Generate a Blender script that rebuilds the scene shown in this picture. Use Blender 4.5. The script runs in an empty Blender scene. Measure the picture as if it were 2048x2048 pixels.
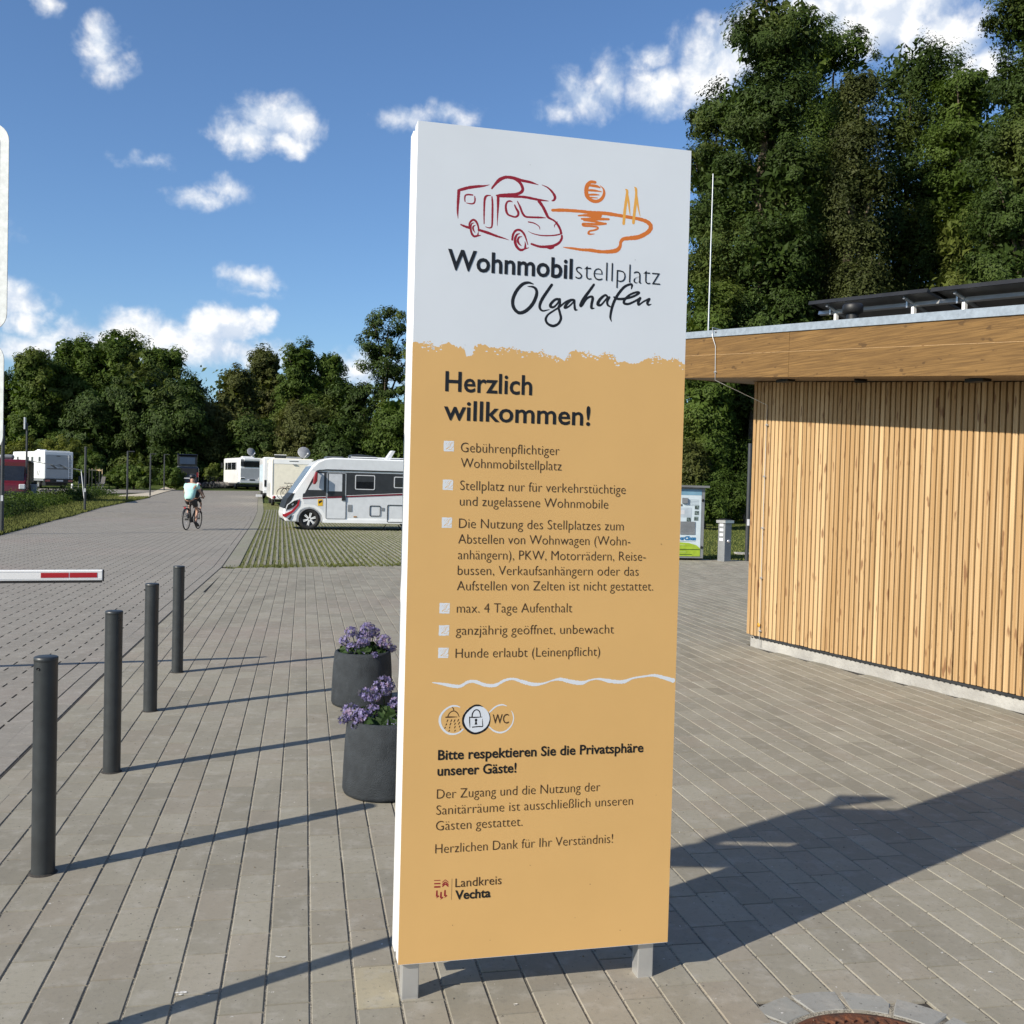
import bpy, bmesh, math, random
import numpy as np
from mathutils import Vector, Matrix
S = bpy.context.scene
COL = S.collection
R = math.radians
random.seed(7)
rng = np.random.default_rng(11)

# ------------------------------------------------------------------ camera
FPX, EYE = 2050.0, 1.75                      # focal length in photo pixels, eye height
PITCH, ROLL = R(1.5), R(1.5)
cF = np.array([0, math.cos(PITCH), -math.sin(PITCH)])
_R0 = np.array([1.0, 0, 0]); _U0 = np.cross(_R0, cF)
cR = _R0*math.cos(ROLL)+_U0*math.sin(ROLL); cU = -_R0*math.sin(ROLL)+_U0*math.cos(ROLL)
cam = bpy.data.cameras.new('camera'); camo = bpy.data.objects.new('camera', cam); COL.objects.link(camo)
cam.sensor_width = 36; cam.lens = 36*FPX/2048; cam.clip_start = .05; cam.clip_end = 2000
camo.matrix_world = Matrix(((cR[0], cU[0], -cF[0], 0), (cR[1], cU[1], -cF[1], 0), (cR[2], cU[2], -cF[2], EYE), (0, 0, 0, 1)))
S.camera = camo

def ray(x, y): return cF*FPX+cR*(x-1024)-cU*(y-1024)
def proj(P):
    P = np.asarray(P, float)-np.array([0, 0, EYE]); d = P@cF
    return 1024+FPX*(P@cR)/d, 1024-FPX*(P@cU)/d, d
def gz(y):                                    # the lot rises gently away from the entrance
    y = np.asarray(y, float); t = np.maximum(0, y-42)
    return .014*np.where(t < 60, t, 60+(t-60)*.3)
def ground_at(x, y):                          # survey: where a line of sight meets the ground
    d = ray(x, y); lo, hi = 1.0, 400.0
    for _ in range(50):
        m = (lo+hi)/2
        if EYE+d[2]*m/d[1] > float(gz(m)): lo = m
        else: hi = m
    return np.array([d[0]*lo/d[1], lo, float(gz(lo))])
def at_depth(x, y, Y): d = ray(x, y); return np.array([d[0]*Y/d[1], Y, EYE+d[2]*Y/d[1]])

# ------------------------------------------------------------------ sun, sky, exposure
SUN_EL = R(30); SUN_H = np.array([-.773, -.634])                 # horizontal direction TOWARDS the sun
sun_vec = Vector((SUN_H[0]*math.cos(SUN_EL), SUN_H[1]*math.cos(SUN_EL), math.sin(SUN_EL)))
sl = bpy.data.lights.new('sun', 'SUN'); sl.energy = 4.55; sl.angle = R(.53); sl.color = (1, .92, .79)
so = bpy.data.objects.new('sun', sl); COL.objects.link(so)
so.rotation_euler = sun_vec.to_track_quat('Z', 'Y').to_euler(); so.location = (-20, -20, 20)
S.view_settings.view_transform = 'Standard'; S.view_settings.look = 'None'
S.view_settings.exposure = .60; S.view_settings.gamma = 1; S.view_settings.use_curve_mapping = False
S.cycles.max_bounces = 6; S.cycles.diffuse_bounces = 3; S.cycles.transparent_max_bounces = 6
S.cycles.use_denoising = True

class NT:                                     # small helper to write node trees
    def __init__(s, nt): s.nt = nt
    def n(s, typ, ins=None, **kw):
        nd = s.nt.nodes.new(typ)
        for k, v in kw.items(): setattr(nd, k, v)
        for k, v in (ins or {}).items():
            if isinstance(v, bpy.types.NodeSocket): s.nt.links.new(v, nd.inputs[k])
            else: nd.inputs[k].default_value = v
        return nd
    def m(s, op, a, b=0., c=0., clamp=False):
        return s.n('ShaderNodeMath', {0: a, 1: b, 2: c}, operation=op, use_clamp=clamp).outputs[0]
    def vm(s, op, a, b=(0, 0, 0), out=0):
        return s.n('ShaderNodeVectorMath', {0: a, 1: b}, operation=op).outputs[out]
    def mix(s, f, a, b, typ='MIX'):
        nd = s.n('ShaderNodeMix', data_type='RGBA', blend_type=typ)
        for i, v in ((0, f), (6, a), (7, b)):
            if isinstance(v, bpy.types.NodeSocket): s.nt.links.new(v, nd.inputs[i])
            else: nd.inputs[i].default_value = v if i == 0 else tuple(v)+(1,)*(4-len(v))
        return nd.outputs[2]
    def noise(s, vec, scale, detail=3, rough=.5, dist=0):
        return s.n('ShaderNodeTexNoise', {'Vector': vec, 'Scale': scale, 'Detail': detail, 'Roughness': rough, 'Distortion': dist}).outputs[0]
    def ss(s, x, a, b): return s.n('ShaderNodeMapRange', {0: x, 1: a, 2: b}, interpolation_type='SMOOTHSTEP').outputs[0]

W = bpy.data.worlds.new('World'); S.world = W; W.use_nodes = True
t = NT(W.node_tree); bg = W.node_tree.nodes['Background']
SKY_STR = .11
sky = t.n('ShaderNodeTexSky', sky_type='NISHITA', sun_disc=False, sun_elevation=SUN_EL,
          sun_rotation=math.atan2(SUN_H[0], SUN_H[1]), air_density=1.0, dust_density=.6, ozone_density=1.2)
gen = t.n('ShaderNodeTexCoord').outputs['Generated']
sx = t.n('ShaderNodeSeparateXYZ', {0: gen})
az = t.m('ARCTAN2', sx.outputs[0], sx.outputs[1]); el = t.m('ARCSINE', sx.outputs[2])
P = t.n('ShaderNodeCombineXYZ', {0: az, 1: el}).outputs[0]
def azel(x, y):
    d = ray(x*1.06, y*1.06); d = d/np.linalg.norm(d); return math.atan2(d[0], d[1]), math.asin(d[2])
CL = [(185,85,40,42,.75),(205,125,50,28,.6),(470,262,60,34,1.0),(520,225,75,40,1.0),(545,270,50,24,.9),(280,303,42,15,.5),(370,378,52,20,.7),(425,360,48,26,.62),
      (480,522,52,20,.85),(475,546,45,14,.4),(770,225,60,26,.55),(845,215,50,26,.55),(1095,185,45,45,.7),(1150,160,45,50,.7),(1060,215,40,30,.5),
      (1245,165,62,48,.95),(1330,130,75,70,1.0),(1400,90,70,60,1.0),(1230,110,45,22,.7),(1650,20,170,70,1.2),(1780,70,90,60,1.0),(1850,120,60,40,.9),
      (250,615,60,36,1.3),(210,650,110,38,1.0),(340,650,110,42,1.2),(400,612,52,34,1.3),(440,610,45,36,1.3),(480,600,30,26,1.1),(500,590,22,22,.9),(440,660,120,30,.8),
      (30,565,50,34,1.1),(45,605,42,26,.9),(60,655,90,28,.9),(150,640,60,24,.8),(95,5,26,18,.5),(680,700,160,40,.6),(1110,300,30,14,.3),(-150,420,110,60,1.0),(-300,200,120,60,.9),
      (2150,350,160,90,1.1),(700,-250,150,60,.9),(1500,-300,190,80,1.0),(-60,-200,120,60,.9)]
wob = t.n('ShaderNodeTexNoise', {'Vector': P, 'Scale': 22, 'Detail': 4, 'Roughness': .6}).outputs['Color']
Pw = t.vm('ADD', P, t.vm('MULTIPLY', t.vm('SUBTRACT', wob, (.5, .5, .5)), (.05, .034, 0)))
Pw2 = t.vm('ADD', Pw, (-.010, .013, 0))
def cloud_field(PP):
    acc = None
    for x, y, w, h, k in CL:
        a0, e0 = azel(x, y); sa = 1932/ (w*2050/1.06)*1.06 if 0 else 1/(w*1.06/2050*1.28); se = 1/(h*1.06/2050*1.28)
        q = t.vm('MULTIPLY', t.vm('SUBTRACT', PP, (a0, e0, 0)), (sa, se, 0))
        v = t.m('MULTIPLY', t.m('SUBTRACT', 1.0, t.vm('LENGTH', q, out=1)), k)
        acc = v if acc is None else t.m('MAXIMUM', acc, v)
    return acc
f0 = cloud_field(Pw)
far = t.m('MULTIPLY', t.m('SUBTRACT', t.noise(P, 2.6, 3), .50), t.ss(t.m('ABSOLUTE', az), .75, 1.0))   # unseen clouds round the rest of the sky, cover raised to brighten the shadows
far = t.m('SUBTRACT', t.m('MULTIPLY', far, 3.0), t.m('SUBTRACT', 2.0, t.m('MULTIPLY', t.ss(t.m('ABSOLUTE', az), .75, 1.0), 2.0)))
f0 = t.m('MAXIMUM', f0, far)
fb1 = t.noise(P, 30, 8, .60, .2); fb2 = t.noise(t.vm('ADD', P, (-.007, .012, 0)), 30, 4, .55, .2)
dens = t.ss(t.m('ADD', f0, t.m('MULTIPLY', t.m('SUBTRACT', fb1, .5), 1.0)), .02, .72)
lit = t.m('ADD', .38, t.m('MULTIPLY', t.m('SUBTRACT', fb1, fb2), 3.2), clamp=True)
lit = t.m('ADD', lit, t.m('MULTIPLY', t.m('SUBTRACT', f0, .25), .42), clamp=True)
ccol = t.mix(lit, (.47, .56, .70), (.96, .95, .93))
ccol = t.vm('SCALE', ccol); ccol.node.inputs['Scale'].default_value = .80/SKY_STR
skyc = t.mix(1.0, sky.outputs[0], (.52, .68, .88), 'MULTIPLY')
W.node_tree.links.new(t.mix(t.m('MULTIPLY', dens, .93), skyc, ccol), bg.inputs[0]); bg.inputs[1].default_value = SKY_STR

# ------------------------------------------------------------------ helpers
def new_obj(name, mesh, parent=None):
    o = bpy.data.objects.new(name, mesh); COL.objects.link(o)
    if parent is not None: o.parent = parent
    return o
def tag(o, label=None, cat=None, group=None, kind=None):
    if label: o['label'] = label
    if cat: o['category'] = cat
    if group: o['group'] = group
    if kind: o['kind'] = kind
    return o
def thing(name, label, cat, loc=(0, 0, 0), rz=0, group=None):
    o = bpy.data.objects.new(name, None); COL.objects.link(o); o.empty_display_size = .2
    o.location = loc; o.rotation_euler = (0, 0, rz); return tag(o, label, cat, group)
class MB:
    def __init__(s): s.v = []; s.f = []; s.sm = []
    def add(s, vs, fs, smooth=False):
        b = len(s.v); s.v += [tuple(map(float, p)) for p in vs]; s.f += [tuple(i+b for i in f) for f in fs]; s.sm += [smooth]*len(fs); return s
    def box(s, c, d, rz=0, rx=0, ry=0):
        hx, hy, hz = d[0]/2, d[1]/2, d[2]/2; M = Matrix.Rotation(rz, 3, 'Z')@Matrix.Rotation(ry, 3, 'Y')@Matrix.Rotation(rx, 3, 'X')
        vs = [M@Vector((x, y, z))+Vector(c) for x in (-hx, hx) for y in (-hy, hy) for z in (-hz, hz)]
        return s.add(vs, [(0, 1, 3, 2), (4, 6, 7, 5), (0, 4, 5, 1), (2, 3, 7, 6), (0, 2, 6, 4), (1, 5, 7, 3)])
    def tube(s, pts, r, seg=8, cap=True):
        pts = [Vector(p) for p in pts]; rr = r if hasattr(r, '__len__') else [r]*len(pts); b = []; up = None
        for i, p in enumerate(pts):
            d = (pts[min(i+1, len(pts)-1)]-pts[max(i-1, 0)]).normalized()
            if up is None: up = Vector((0, 0, 1)) if abs(d.z) < .9 else Vector((1, 0, 0))
            a = d.cross(up).normalized(); c = a.cross(d).normalized(); up = c
            b += [p+(a*math.cos(2*math.pi*k/seg)+c*math.sin(2*math.pi*k/seg))*rr[i] for k in range(seg)]
        n = len(pts); fs = [(i*seg+k, i*seg+(k+1) % seg, (i+1)*seg+(k+1) % seg, (i+1)*seg+k) for i in range(n-1) for k in range(seg)]
        s.add(b, fs, True)
        if cap: s.add(b[:seg], [tuple(range(seg))[::-1]]); s.add(b[-seg:], [tuple(range(seg))])
        return s
    def lathe(s, prof, seg=24, c=(0, 0, 0), axis='Z', close=False):
        def P(r, h, a):
            x, y = r*math.cos(a), r*math.sin(a)
            q = {'Z': (x, y, h), 'Y': (x, h, y), 'X': (h, x, y)}[axis]; return (q[0]+c[0], q[1]+c[1], q[2]+c[2])
        vs = [P(r, h, 2*math.pi*k/seg) for r, h in prof for k in range(seg)]; n = len(prof)
        fs = [(i*seg+k, i*seg+(k+1) % seg, (i+1)*seg+(k+1) % seg, (i+1)*seg+k) for i in range(n-1) for k in range(seg)]
        if close: fs += [((n-1)*seg+k, (n-1)*seg+(k+1) % seg, (k+1) % seg, k) for k in range(seg)]
        return s.add(vs, fs, True)
    def prism(s, poly, a, b, plane='XZ'):       # 2-D outline swept from a to b along the remaining axis
        def P(u, v, w): return {'XZ': (u, w, v), 'XY': (u, v, w), 'YZ': (w, u, v)}[plane]
        n = len(poly); vs = [P(u, v, a) for u, v in poly]+[P(u, v, b) for u, v in poly]
        return s.add(vs, [tuple(range(n)), tuple(range(2*n-1, n-1, -1))]+[(i, i+n, (i+1) % n+n, (i+1) % n) for i in range(n)])
    def poly(s, pts): return s.add(pts, [tuple(range(len(pts)))])
    def build(s, name, m, parent=None, bev=0, seg=2, angle=None):
        me = bpy.data.meshes.new(name); me.from_pydata(s.v, [], s.f)
        me.polygons.foreach_set('use_smooth', s.sm)
        bm = bmesh.new(); bm.from_mesh(me); bmesh.ops.recalc_face_normals(bm, faces=bm.faces); bm.to_mesh(me); bm.free()
        if m: me.materials.append(m)
        o = new_obj(name, me, parent)
        if bev:
            md = o.modifiers.new('bev', 'BEVEL'); md.width = bev; md.segments = seg; md.limit_method = 'ANGLE'; md.angle_limit = R(35); md.harden_normals = False
        return o
def fast_mesh(name, V, F, m, parent=None, attr=None, smooth=False):
    """numpy mesh: V (n,3), F (m,k) all faces k-sided"""
    me = bpy.data.meshes.new(name); V = np.asarray(V, np.float32); F = np.asarray(F, np.int32); k = F.shape[1]
    me.vertices.add(len(V)); me.vertices.foreach_set('co', V.ravel())
    me.loops.add(F.size); me.loops.foreach_set('vertex_index', F.ravel())
    me.polygons.add(len(F)); me.polygons.foreach_set('loop_start', np.arange(0, F.size, k, dtype=np.int32))
    try: me.polygons.foreach_set('loop_total', np.full(len(F), k, np.int32))
    except Exception: pass
    me.polygons.foreach_set('use_smooth', np.full(len(F), smooth))
    if attr is not None:
        a = me.attributes.new('rnd', 'FLOAT', 'FACE'); a.data.foreach_set('value', np.asarray(attr, np.float32))
    me.update(calc_edges=True); me.validate()
    if m: me.materials.append(m)
    return new_obj(name, me, parent)

def pm(name, col, rough=.5, metal=0, var=.08, scale=4, bump=0, bscale=60, spec=.5, coat=0, col2=None, emit=None):
    m = bpy.data.materials.new(name); m.use_nodes = True; t = NT(m.node_tree); b = m.node_tree.nodes['Principled BSDF']
    tc = t.n('ShaderNodeTexCoord').outputs['Object']
    n1 = t.noise(tc, scale, 5, .6)
    c2 = col2 or tuple(max(0, c*(1-var*2.2)) for c in col); c1 = col if col2 else tuple(min(1, c*(1+var)) for c in col)
    cc = t.mix(t.ss(n1, .3, .7), c2, c1); m.node_tree.links.new(cc, b.inputs['Base Color'])
    b.inputs['Metallic'].default_value = metal; b.inputs['Specular IOR Level'].default_value = spec; b.inputs['Coat Weight'].default_value = coat
    m.node_tree.links.new(t.m('ADD', rough-.06, t.m('MULTIPLY', t.noise(tc, scale*3, 3), .12)), b.inputs['Roughness'])
    if bump:
        bp = t.n('ShaderNodeBump', {'Height': t.noise(tc, bscale, 4, .6), 'Strength': bump, 'Distance': .01}); m.node_tree.links.new(bp.outputs[0], b.inputs['Normal'])
    m.diffuse_color = (*col, 1); return m
WHITE = pm('white_lacquer', (.80, .80, .79), .35, var=.02, coat=.2)
RVWHITE = pm('vehicle_white', (.78, .79, .79), .3, var=.03, coat=.4, scale=1.5)
CREAM = pm('vehicle_cream', (.76, .72, .60), .4, var=.03)
RVGREY = pm('vehicle_grey', (.33, .35, .37), .4, var=.03)
RVBODY = pm('vehicle_pale_silver', (.62, .64, .66), .35, var=.03, coat=.3)
DARKBAND = pm('vehicle_anthracite', (.028, .030, .033), .35, var=.1)
BLACK = pm('black_plastic', (.012, .012, .013), .5, var=.2)
RUBBER = pm('rubber', (.015, .015, .016), .8, var=.2, bump=.2)
RED = pm('red_film', (.38, .012, .02), .4, var=.05)
DARKRED = pm('red_paint', (.22, .008, .012), .35, var=.1, coat=.5)
NAVY = pm('navy_paint', (.006, .009, .022), .3, var=.1, coat=.5)
SILVER = pm('alloy', (.55, .55, .56), .35, .8, var=.05)
STEEL = pm('galvanised_steel', (.42, .45, .48), .5, .75, var=.16, scale=9)
ALU = pm('aluminium', (.62, .62, .61), .38, .7, var=.05)
ANTH = pm('anthracite_powder_coat', (.030, .034, .036), .42, var=.1, scale=10, bump=.05, bscale=300)
LAMPG = pm('lamp_post_grey', (.035, .038, .042), .5, var=.1)
GREY = pm('grey_cabinet', (.22, .23, .24), .45, .2, var=.06)
PALE = pm('pale_grey_plastic', (.55, .56, .58), .45, var=.04)
BLIND = pm('window_blind', (.50, .52, .55), .5, var=.04)
SKIN = pm('skin', (.42, .24, .17), .55, var=.06)
def glass_mat(name, col, rough=.06):
    m = pm(name, col, rough, spec=.8, var=.1); return m
GLASS = glass_mat('dark_glass', (.012, .014, .017)); BLUEGLASS = glass_mat('windscreen_cover', (.20, .27, .36), .25)
def ground_path(o): return o
# ================================================================== GROUND
E1 = np.array([-.199, .980]); E2 = np.array([.980, .199])           # run of the paver rows, and across them
def paver_mat(name, c1, c2, c3, far=False):
    m = bpy.data.materials.new(name); m.use_nodes = True; t = NT(m.node_tree); b = m.node_tree.nodes['Principled BSDF']
    geo = t.n('ShaderNodeNewGeometry').outputs['Position']
    r = t.m('FRACT', t.m('ADD', t.n('ShaderNodeAttribute', attribute_name='rnd').outputs['Fac'], t.n('ShaderNodeObjectInfo').outputs['Random']))
    r2 = t.m('FRACT', t.m('MULTIPLY', r, 7.31))
    c = t.mix(r, c1, c2); c = t.mix(t.m('MULTIPLY', t.ss(r2, .55, 1.0), .55), c, c3)
    big = t.noise(geo, .55, 4, .6); c = t.mix(t.m('MULTIPLY', t.ss(big, .40, .75), .35), c, tuple(x*.80 for x in c1))
    big2 = t.noise(t.vm('ADD', geo, (9, 3, 1)), .23, 3, .6); c = t.mix(t.m('MULTIPLY', t.ss(big2, .55, .72), .35), c, (.31, .24, .21))
    strk = t.noise(t.n('ShaderNodeMapping', {'Vector': geo, 'Rotation': (0, 0, R(-11.5)), 'Scale': (2.6, .16, 1)}).outputs[0], 1, 4, .6); c = t.mix(t.m('MULTIPLY', t.ss(strk, .52, .72), .32), c, tuple(x*.62 for x in c1)); c = t.mix(t.m('MULTIPLY', t.ss(strk, .48, .30), .22), c, (.36, .335, .28))
    mid = t.noise(geo, 9, 5, .65); c = t.mix(t.m('MULTIPLY', t.ss(mid, .48, .72), .50), c, (.38, .36, .315))
    mot = t.noise(geo, 38, 5, .65); c = t.mix(t.m('MULTIPLY', t.ss(mot, .50, .72), .40), c, (.15, .138, .115))
    gr = t.noise(geo, 420, 3, .7); c = t.mix(t.m('MULTIPLY', t.ss(gr, .30, .75), .42), c, (.16, .15, .135))
    spk = t.noise(geo, 55, 2, .5); c = t.mix(t.m('MULTIPLY', t.ss(spk, .70, .73), .85), c, (.04, .037, .033))
    wsp = t.noise(t.vm('ADD', geo, (5, 5, 5)), 34, 3, .6); c = t.mix(t.m('MULTIPLY', t.ss(wsp, .71, .735), .7), c, (.62, .61, .58))
    if far:                                                        # bricks too small to tell apart
        uv = t.n('ShaderNodeMapping', {'Vector': geo, 'Rotation': (0, 0, R(-101.5))}).outputs[0]
        br = t.n('ShaderNodeTexBrick', {'Vector': uv, 'Color1': (1, 1, 1, 1), 'Color2': (.86, .86, .86, 1), 'Mortar': (.42, .4, .37, 1), 'Scale': 1.0, 'Mortar Size': .006, 'Brick Width': .30, 'Row Height': .185, 'Mortar Smooth': .3})
        c = t.mix(1.0, c, br.outputs[0], 'MULTIPLY')
    m.node_tree.links.new(c, b.inputs['Base Color']); b.inputs['Roughness'].default_value = .85; b.inputs['Specular IOR Level'].default_value = .3
    bp = t.n('ShaderNodeBump', {'Height': t.m('ADD', t.noise(geo, 500, 3, .7), t.m('MULTIPLY', mot, 1.5)), 'Strength': .35, 'Distance': .0015})
    m.node_tree.links.new(bp.outputs[0], b.inputs['Normal']); return m
PAV = paver_mat('plaza_paver', (.225, .208, .162), (.312, .291, .230), (.275, .238, .186))
ROADP = paver_mat('road_paver', (.24, .222, .190), (.27, .25, .216), (.265, .238, .205))
ROADFAR = paver_mat('road_paver_far', (.27, .248, .212), (.28, .258, .222), (.28, .255, .22), True)
YPAV = paver_mat('yellowish_paver', (.38, .335, .23), (.38, .335, .23), (.38, .335, .23))
RINGP = paver_mat('ring_stone_grey', (.24, .245, .228), (.29, .29, .27), (.25, .25, .235))
CONC = pm('concrete', (.42, .405, .37), .85, var=.22, scale=3, bump=.5, bscale=40, spec=.2)
KERBC = paver_mat('kerb_concrete', (.235, .225, .165), (.26, .25, .19), (.21, .22, .14))
def joint_mat(name, a, b_, c_):
    m = bpy.data.materials.new(name); m.use_nodes = True; t = NT(m.node_tree); b = m.node_tree.nodes['Principled BSDF']
    geo = t.n('ShaderNodeNewGeometry').outputs['Position']
    c = t.mix(t.ss(t.noise(geo, 160, 3, .7), .35, .65), a, b_); c = t.mix(t.m('MULTIPLY', t.ss(t.noise(geo, 2.2, 3), .52, .66), .7), c, c_)
    m.node_tree.links.new(c, b.inputs['Base Color']); b.inputs['Roughness'].default_value = .95
    bp = t.n('ShaderNodeBump', {'Height': t.noise(geo, 260, 4, .7), 'Strength': 1.0, 'Distance': .004}); m.node_tree.links.new(bp.outputs[0], b.inputs['Normal']); return m
JOINT = joint_mat('joint_grit', (.34, .31, .25), (.10, .09, .07), (.07, .065, .055))
DARKJ = joint_mat('dark_joint', (.05, .045, .04), (.02, .018, .016), (.03, .028, .025))
def green_mat(name, a, b_, c_, sc=3):
    m = bpy.data.materials.new(name); m.use_nodes = True; t = NT(m.node_tree); b = m.node_tree.nodes['Principled BSDF']
    geo = t.n('ShaderNodeNewGeometry').outputs['Position']
    c = t.mix(t.ss(t.noise(geo, sc, 5, .65), .35, .65), a, b_); c = t.mix(t.ss(t.noise(geo, .5, 3), .5, .7), c, c_)
    m.node_tree.links.new(c, b.inputs['Base Color']); b.inputs['Roughness'].default_value = .9; b.inputs['Specular IOR Level'].default_value = .1
    bp = t.n('ShaderNodeBump', {'Height': t.noise(geo, 18, 6, .75), 'Strength': 1.0, 'Distance': .06}); m.node_tree.links.new(bp.outputs[0], b.inputs['Normal']); return m
LAWN = green_mat('lawn_green', (.050, .075, .016), (.085, .110, .026), (.065, .085, .020))
VERGE = green_mat('verge_soil_green', (.10, .085, .05), (.06, .08, .02), (.13, .115, .07), 6)
GRASSB = green_mat('grass_blades', (.12, .14, .035), (.16, .175, .055), (.14, .15, .045), 8)

def strip_poly(name, pts, z, m, kind='structure', parent=None, step=4.0):
    """flat sheet over a polygon (x,y), following the gentle rise; ear-cut then subdivided along y"""
    bm = bmesh.new(); f = bm.faces.new([bm.verts.new((p[0], p[1], 0)) for p in pts])
    ys = [p[1] for p in pts]; y0, y1 = min(ys), max(ys)
    for y in [42.0, 60, 80, 102.0]:
        if y0 < y < y1: bmesh.ops.bisect_plane(bm, geom=bm.verts[:]+bm.edges[:]+bm.faces[:], plane_co=(0, y, 0), plane_no=(0, 1, 0))
    for v in bm.verts: v.co.z = float(gz(v.co.y))+z
    bmesh.ops.triangulate(bm, faces=bm.faces); bmesh.ops.recalc_face_normals(bm, faces=bm.faces)
    if sum(f.normal.z for f in bm.faces) < 0: bmesh.ops.reverse_faces(bm, faces=bm.faces)
    me = bpy.data.meshes.new(name); bm.to_mesh(me); bm.free(); me.materials.append(m)
    o = new_obj(name, me, parent)
    if kind: o['kind'] = kind
    return o
# one sheet of ground out to the horizon
bm = bmesh.new()
ysn = [-60, 42, 60, 80, 102, 200, 700]
for i in range(len(ysn)-1):
    vs = [bm.verts.new((x, y, float(gz(y))-.06)) for x, y in ((-600, ysn[i]), (600, ysn[i]), (600, ysn[i+1]), (-600, ysn[i+1]))]; bm.faces.new(vs)
me = bpy.data.meshes.new('ground'); bm.to_mesh(me); bm.free(); me.materials.append(LAWN); new_obj('ground', me)['kind'] = 'structure'

gut = [(-1.72, .0), (-2.892, 5.827), (-3.504, 8.772), (-4.576, 14.32), (-5.671, 20.145)]
gut += [tuple(ground_at(500, 1053)[:2]), tuple(ground_at(514.5, 1023)[:2]), tuple(ground_at(516, 993)[:2]), tuple(ground_at(514, 984)[:2])]
def gutx(y):
    return np.interp(y, [g[1] for g in gut], [g[0] for g in gut])
redge = [ground_at(-330, 1150), ground_at(0, 1070), ground_at(110, 1040), ground_at(200, 1015), ground_at(300, 995), ground_at(310, 985)]
redge = [(p[0], p[1]) for p in redge]
# road sheet: left edge, across the far lot, back along the gutter
lotfar = [tuple(ground_at(x, y)[:2]) for x, y in ((150, 983), (130, 980), (330, 980), (560, 982), (860, 990))]
road_out = [(-30, -2), (-26, 8)]+redge+[tuple(ground_at(200, 987)[:2])]+lotfar+[tuple(ground_at(880, 1000)[:2]), tuple(ground_at(520, 990)[:2])]+[g for g in gut[::-1][1:]]+[(-1.72, -2)]
road = strip_poly('road', road_out, -.012, ROADFAR)
roadjoint = strip_poly('road_bed', [(-14, -2), (-14, 24)]+[(-22, 46)]+[(gutx(46), 46), (gutx(36), 36), (gutx(20.1), 20.1), (gutx(5), 5), (-1.72, -2)], -.0085, DARKJ)
pe0 = ground_at(452, 1137)[:2]; pe1 = ground_at(805, 1132)[:2]; ped = (pe1-pe0)/np.linalg.norm(pe1-pe0)
pR = pe0+ped*6.4                                                    # near right corner of the grass parking bay
plaza_pts = [(-1.72, -2), (-2.892, 5.827), (-3.504, 8.772), (-4.576, 14.32), tuple(pe0+np.array([-.16, 0])), tuple(pR), (pR[0]-1.1, 25.9), (13.5, 25.9), (13.5, -2)]
plaza = strip_poly('pavement', plaza_pts, -.011, DARKJ)
lawnR = strip_poly('lawn', [(pR[0]-1.1, 25.9), (40, 25.9), (60, 75), (5, 75), (pR[0]-7, 52)], -.02, LAWN)

def inpoly(x, y, poly):
    c = np.zeros(np.shape(x), bool); n = len(poly); j = n-1
    for i in range(n):
        xi, yi = poly[i]; xj, yj = poly[j]
        k = ((yi > y) != (yj > y)) & (x < (xj-xi)*(y-yi)/((yj-yi) or 1e-9)+xi); c ^= k; j = i
    return c
MHC = np.array([1.19, 3.11])
# plan of the paver rows: (s along the row, t across it)
PW = .1497
cells = []
offs = [0, .12, .21, .06, .16, .26, .10]
for k in range(-60, 110):
    o = offs[(k*3) % 7]+rng.uniform(-.02, .02)
    for i in range(-2, 100):
        cells.append((o+i*.3005+.15, (k+.5)*PW+.055))
cells = np.array(cells); cxy = cells[:, :1]*E1+cells[:, 1:]*E2
px_, py_, d_ = proj(np.c_[cxy, np.zeros(len(cxy))])
wallC = np.array([2.72, 11.63]); wd = np.array([.418, -.909]); wn = np.array([-.909, -.418])
behind_wall = ((cxy-wallC)@wn < .03) & ((cxy-wallC)@wd > .05)
keep = inpoly(cxy[:, 0], cxy[:, 1], plaza_pts) & (d_ > .5) & (px_ > -500) & (px_ < 2550) & (py_ < 2600) & ~behind_wall & (np.hypot(*(cxy-MHC).T) > .40) & (cxy[:, 0] > gutx(cxy[:, 1])+.10)
cxy = cxy[keep]; px_, py_, d_ = px_[keep], py_[keep], d_[keep]
PL, PWd, CH = .2925, .1427, .0032
def paver_template(L, Wd):
    a, b = L/2, Wd/2; c = CH
    e = .0007
    V = [(-a+e, -b+c, 0), (a-e, -b+c, 0), (a-e, b-c, 0), (-a+e, b-c, 0), (-a, -b, -.004), (a, -b, -.004), (a, b, -.004), (-a, b, -.004), (-a, -b, -.014), (a, -b, -.014), (a, b, -.014), (-a, b, -.014)]
    F = [(0, 1, 2, 3)]+[(i+4, (i+1) % 4+4, (i+1) % 4, i) for i in range(4)]+[(i+8, (i+1) % 4+8, (i+1) % 4+4, i+4) for i in range(4)]
    return np.array(V), np.array(F)
TV, TF = paver_template(PL, PWd); ANG = math.atan2(E1[1], E1[0])
inview = (px_ > -20) & (px_ < 2070) & (py_ < 2075)
order = np.argsort(np.where(inview, d_, 1e9)); single = order[:300]; rest = np.setdiff1d(np.arange(len(cxy)), single)
yi = int(np.argmin(np.hypot(*(cxy-ground_at(730, 1990)[:2]).T)))
pme = bpy.data.meshes.new('paver'); pme.from_pydata(TV.tolist(), [], TF.tolist()); pme.materials.append(PAV)
for i in single:
    o = new_obj('paver', pme if i != yi else pme.copy(), plaza)
    if i == yi: o.data.materials[0] = YPAV; o['label'] = 'yellowish paver by the foot of the sign'
    o.location = (cxy[i, 0], cxy[i, 1], rng.uniform(-.0008, .0008)); o.rotation_euler = (rng.uniform(-.004, .004), rng.uniform(-.003, .003), ANG+rng.uniform(-.004, .004))
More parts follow.
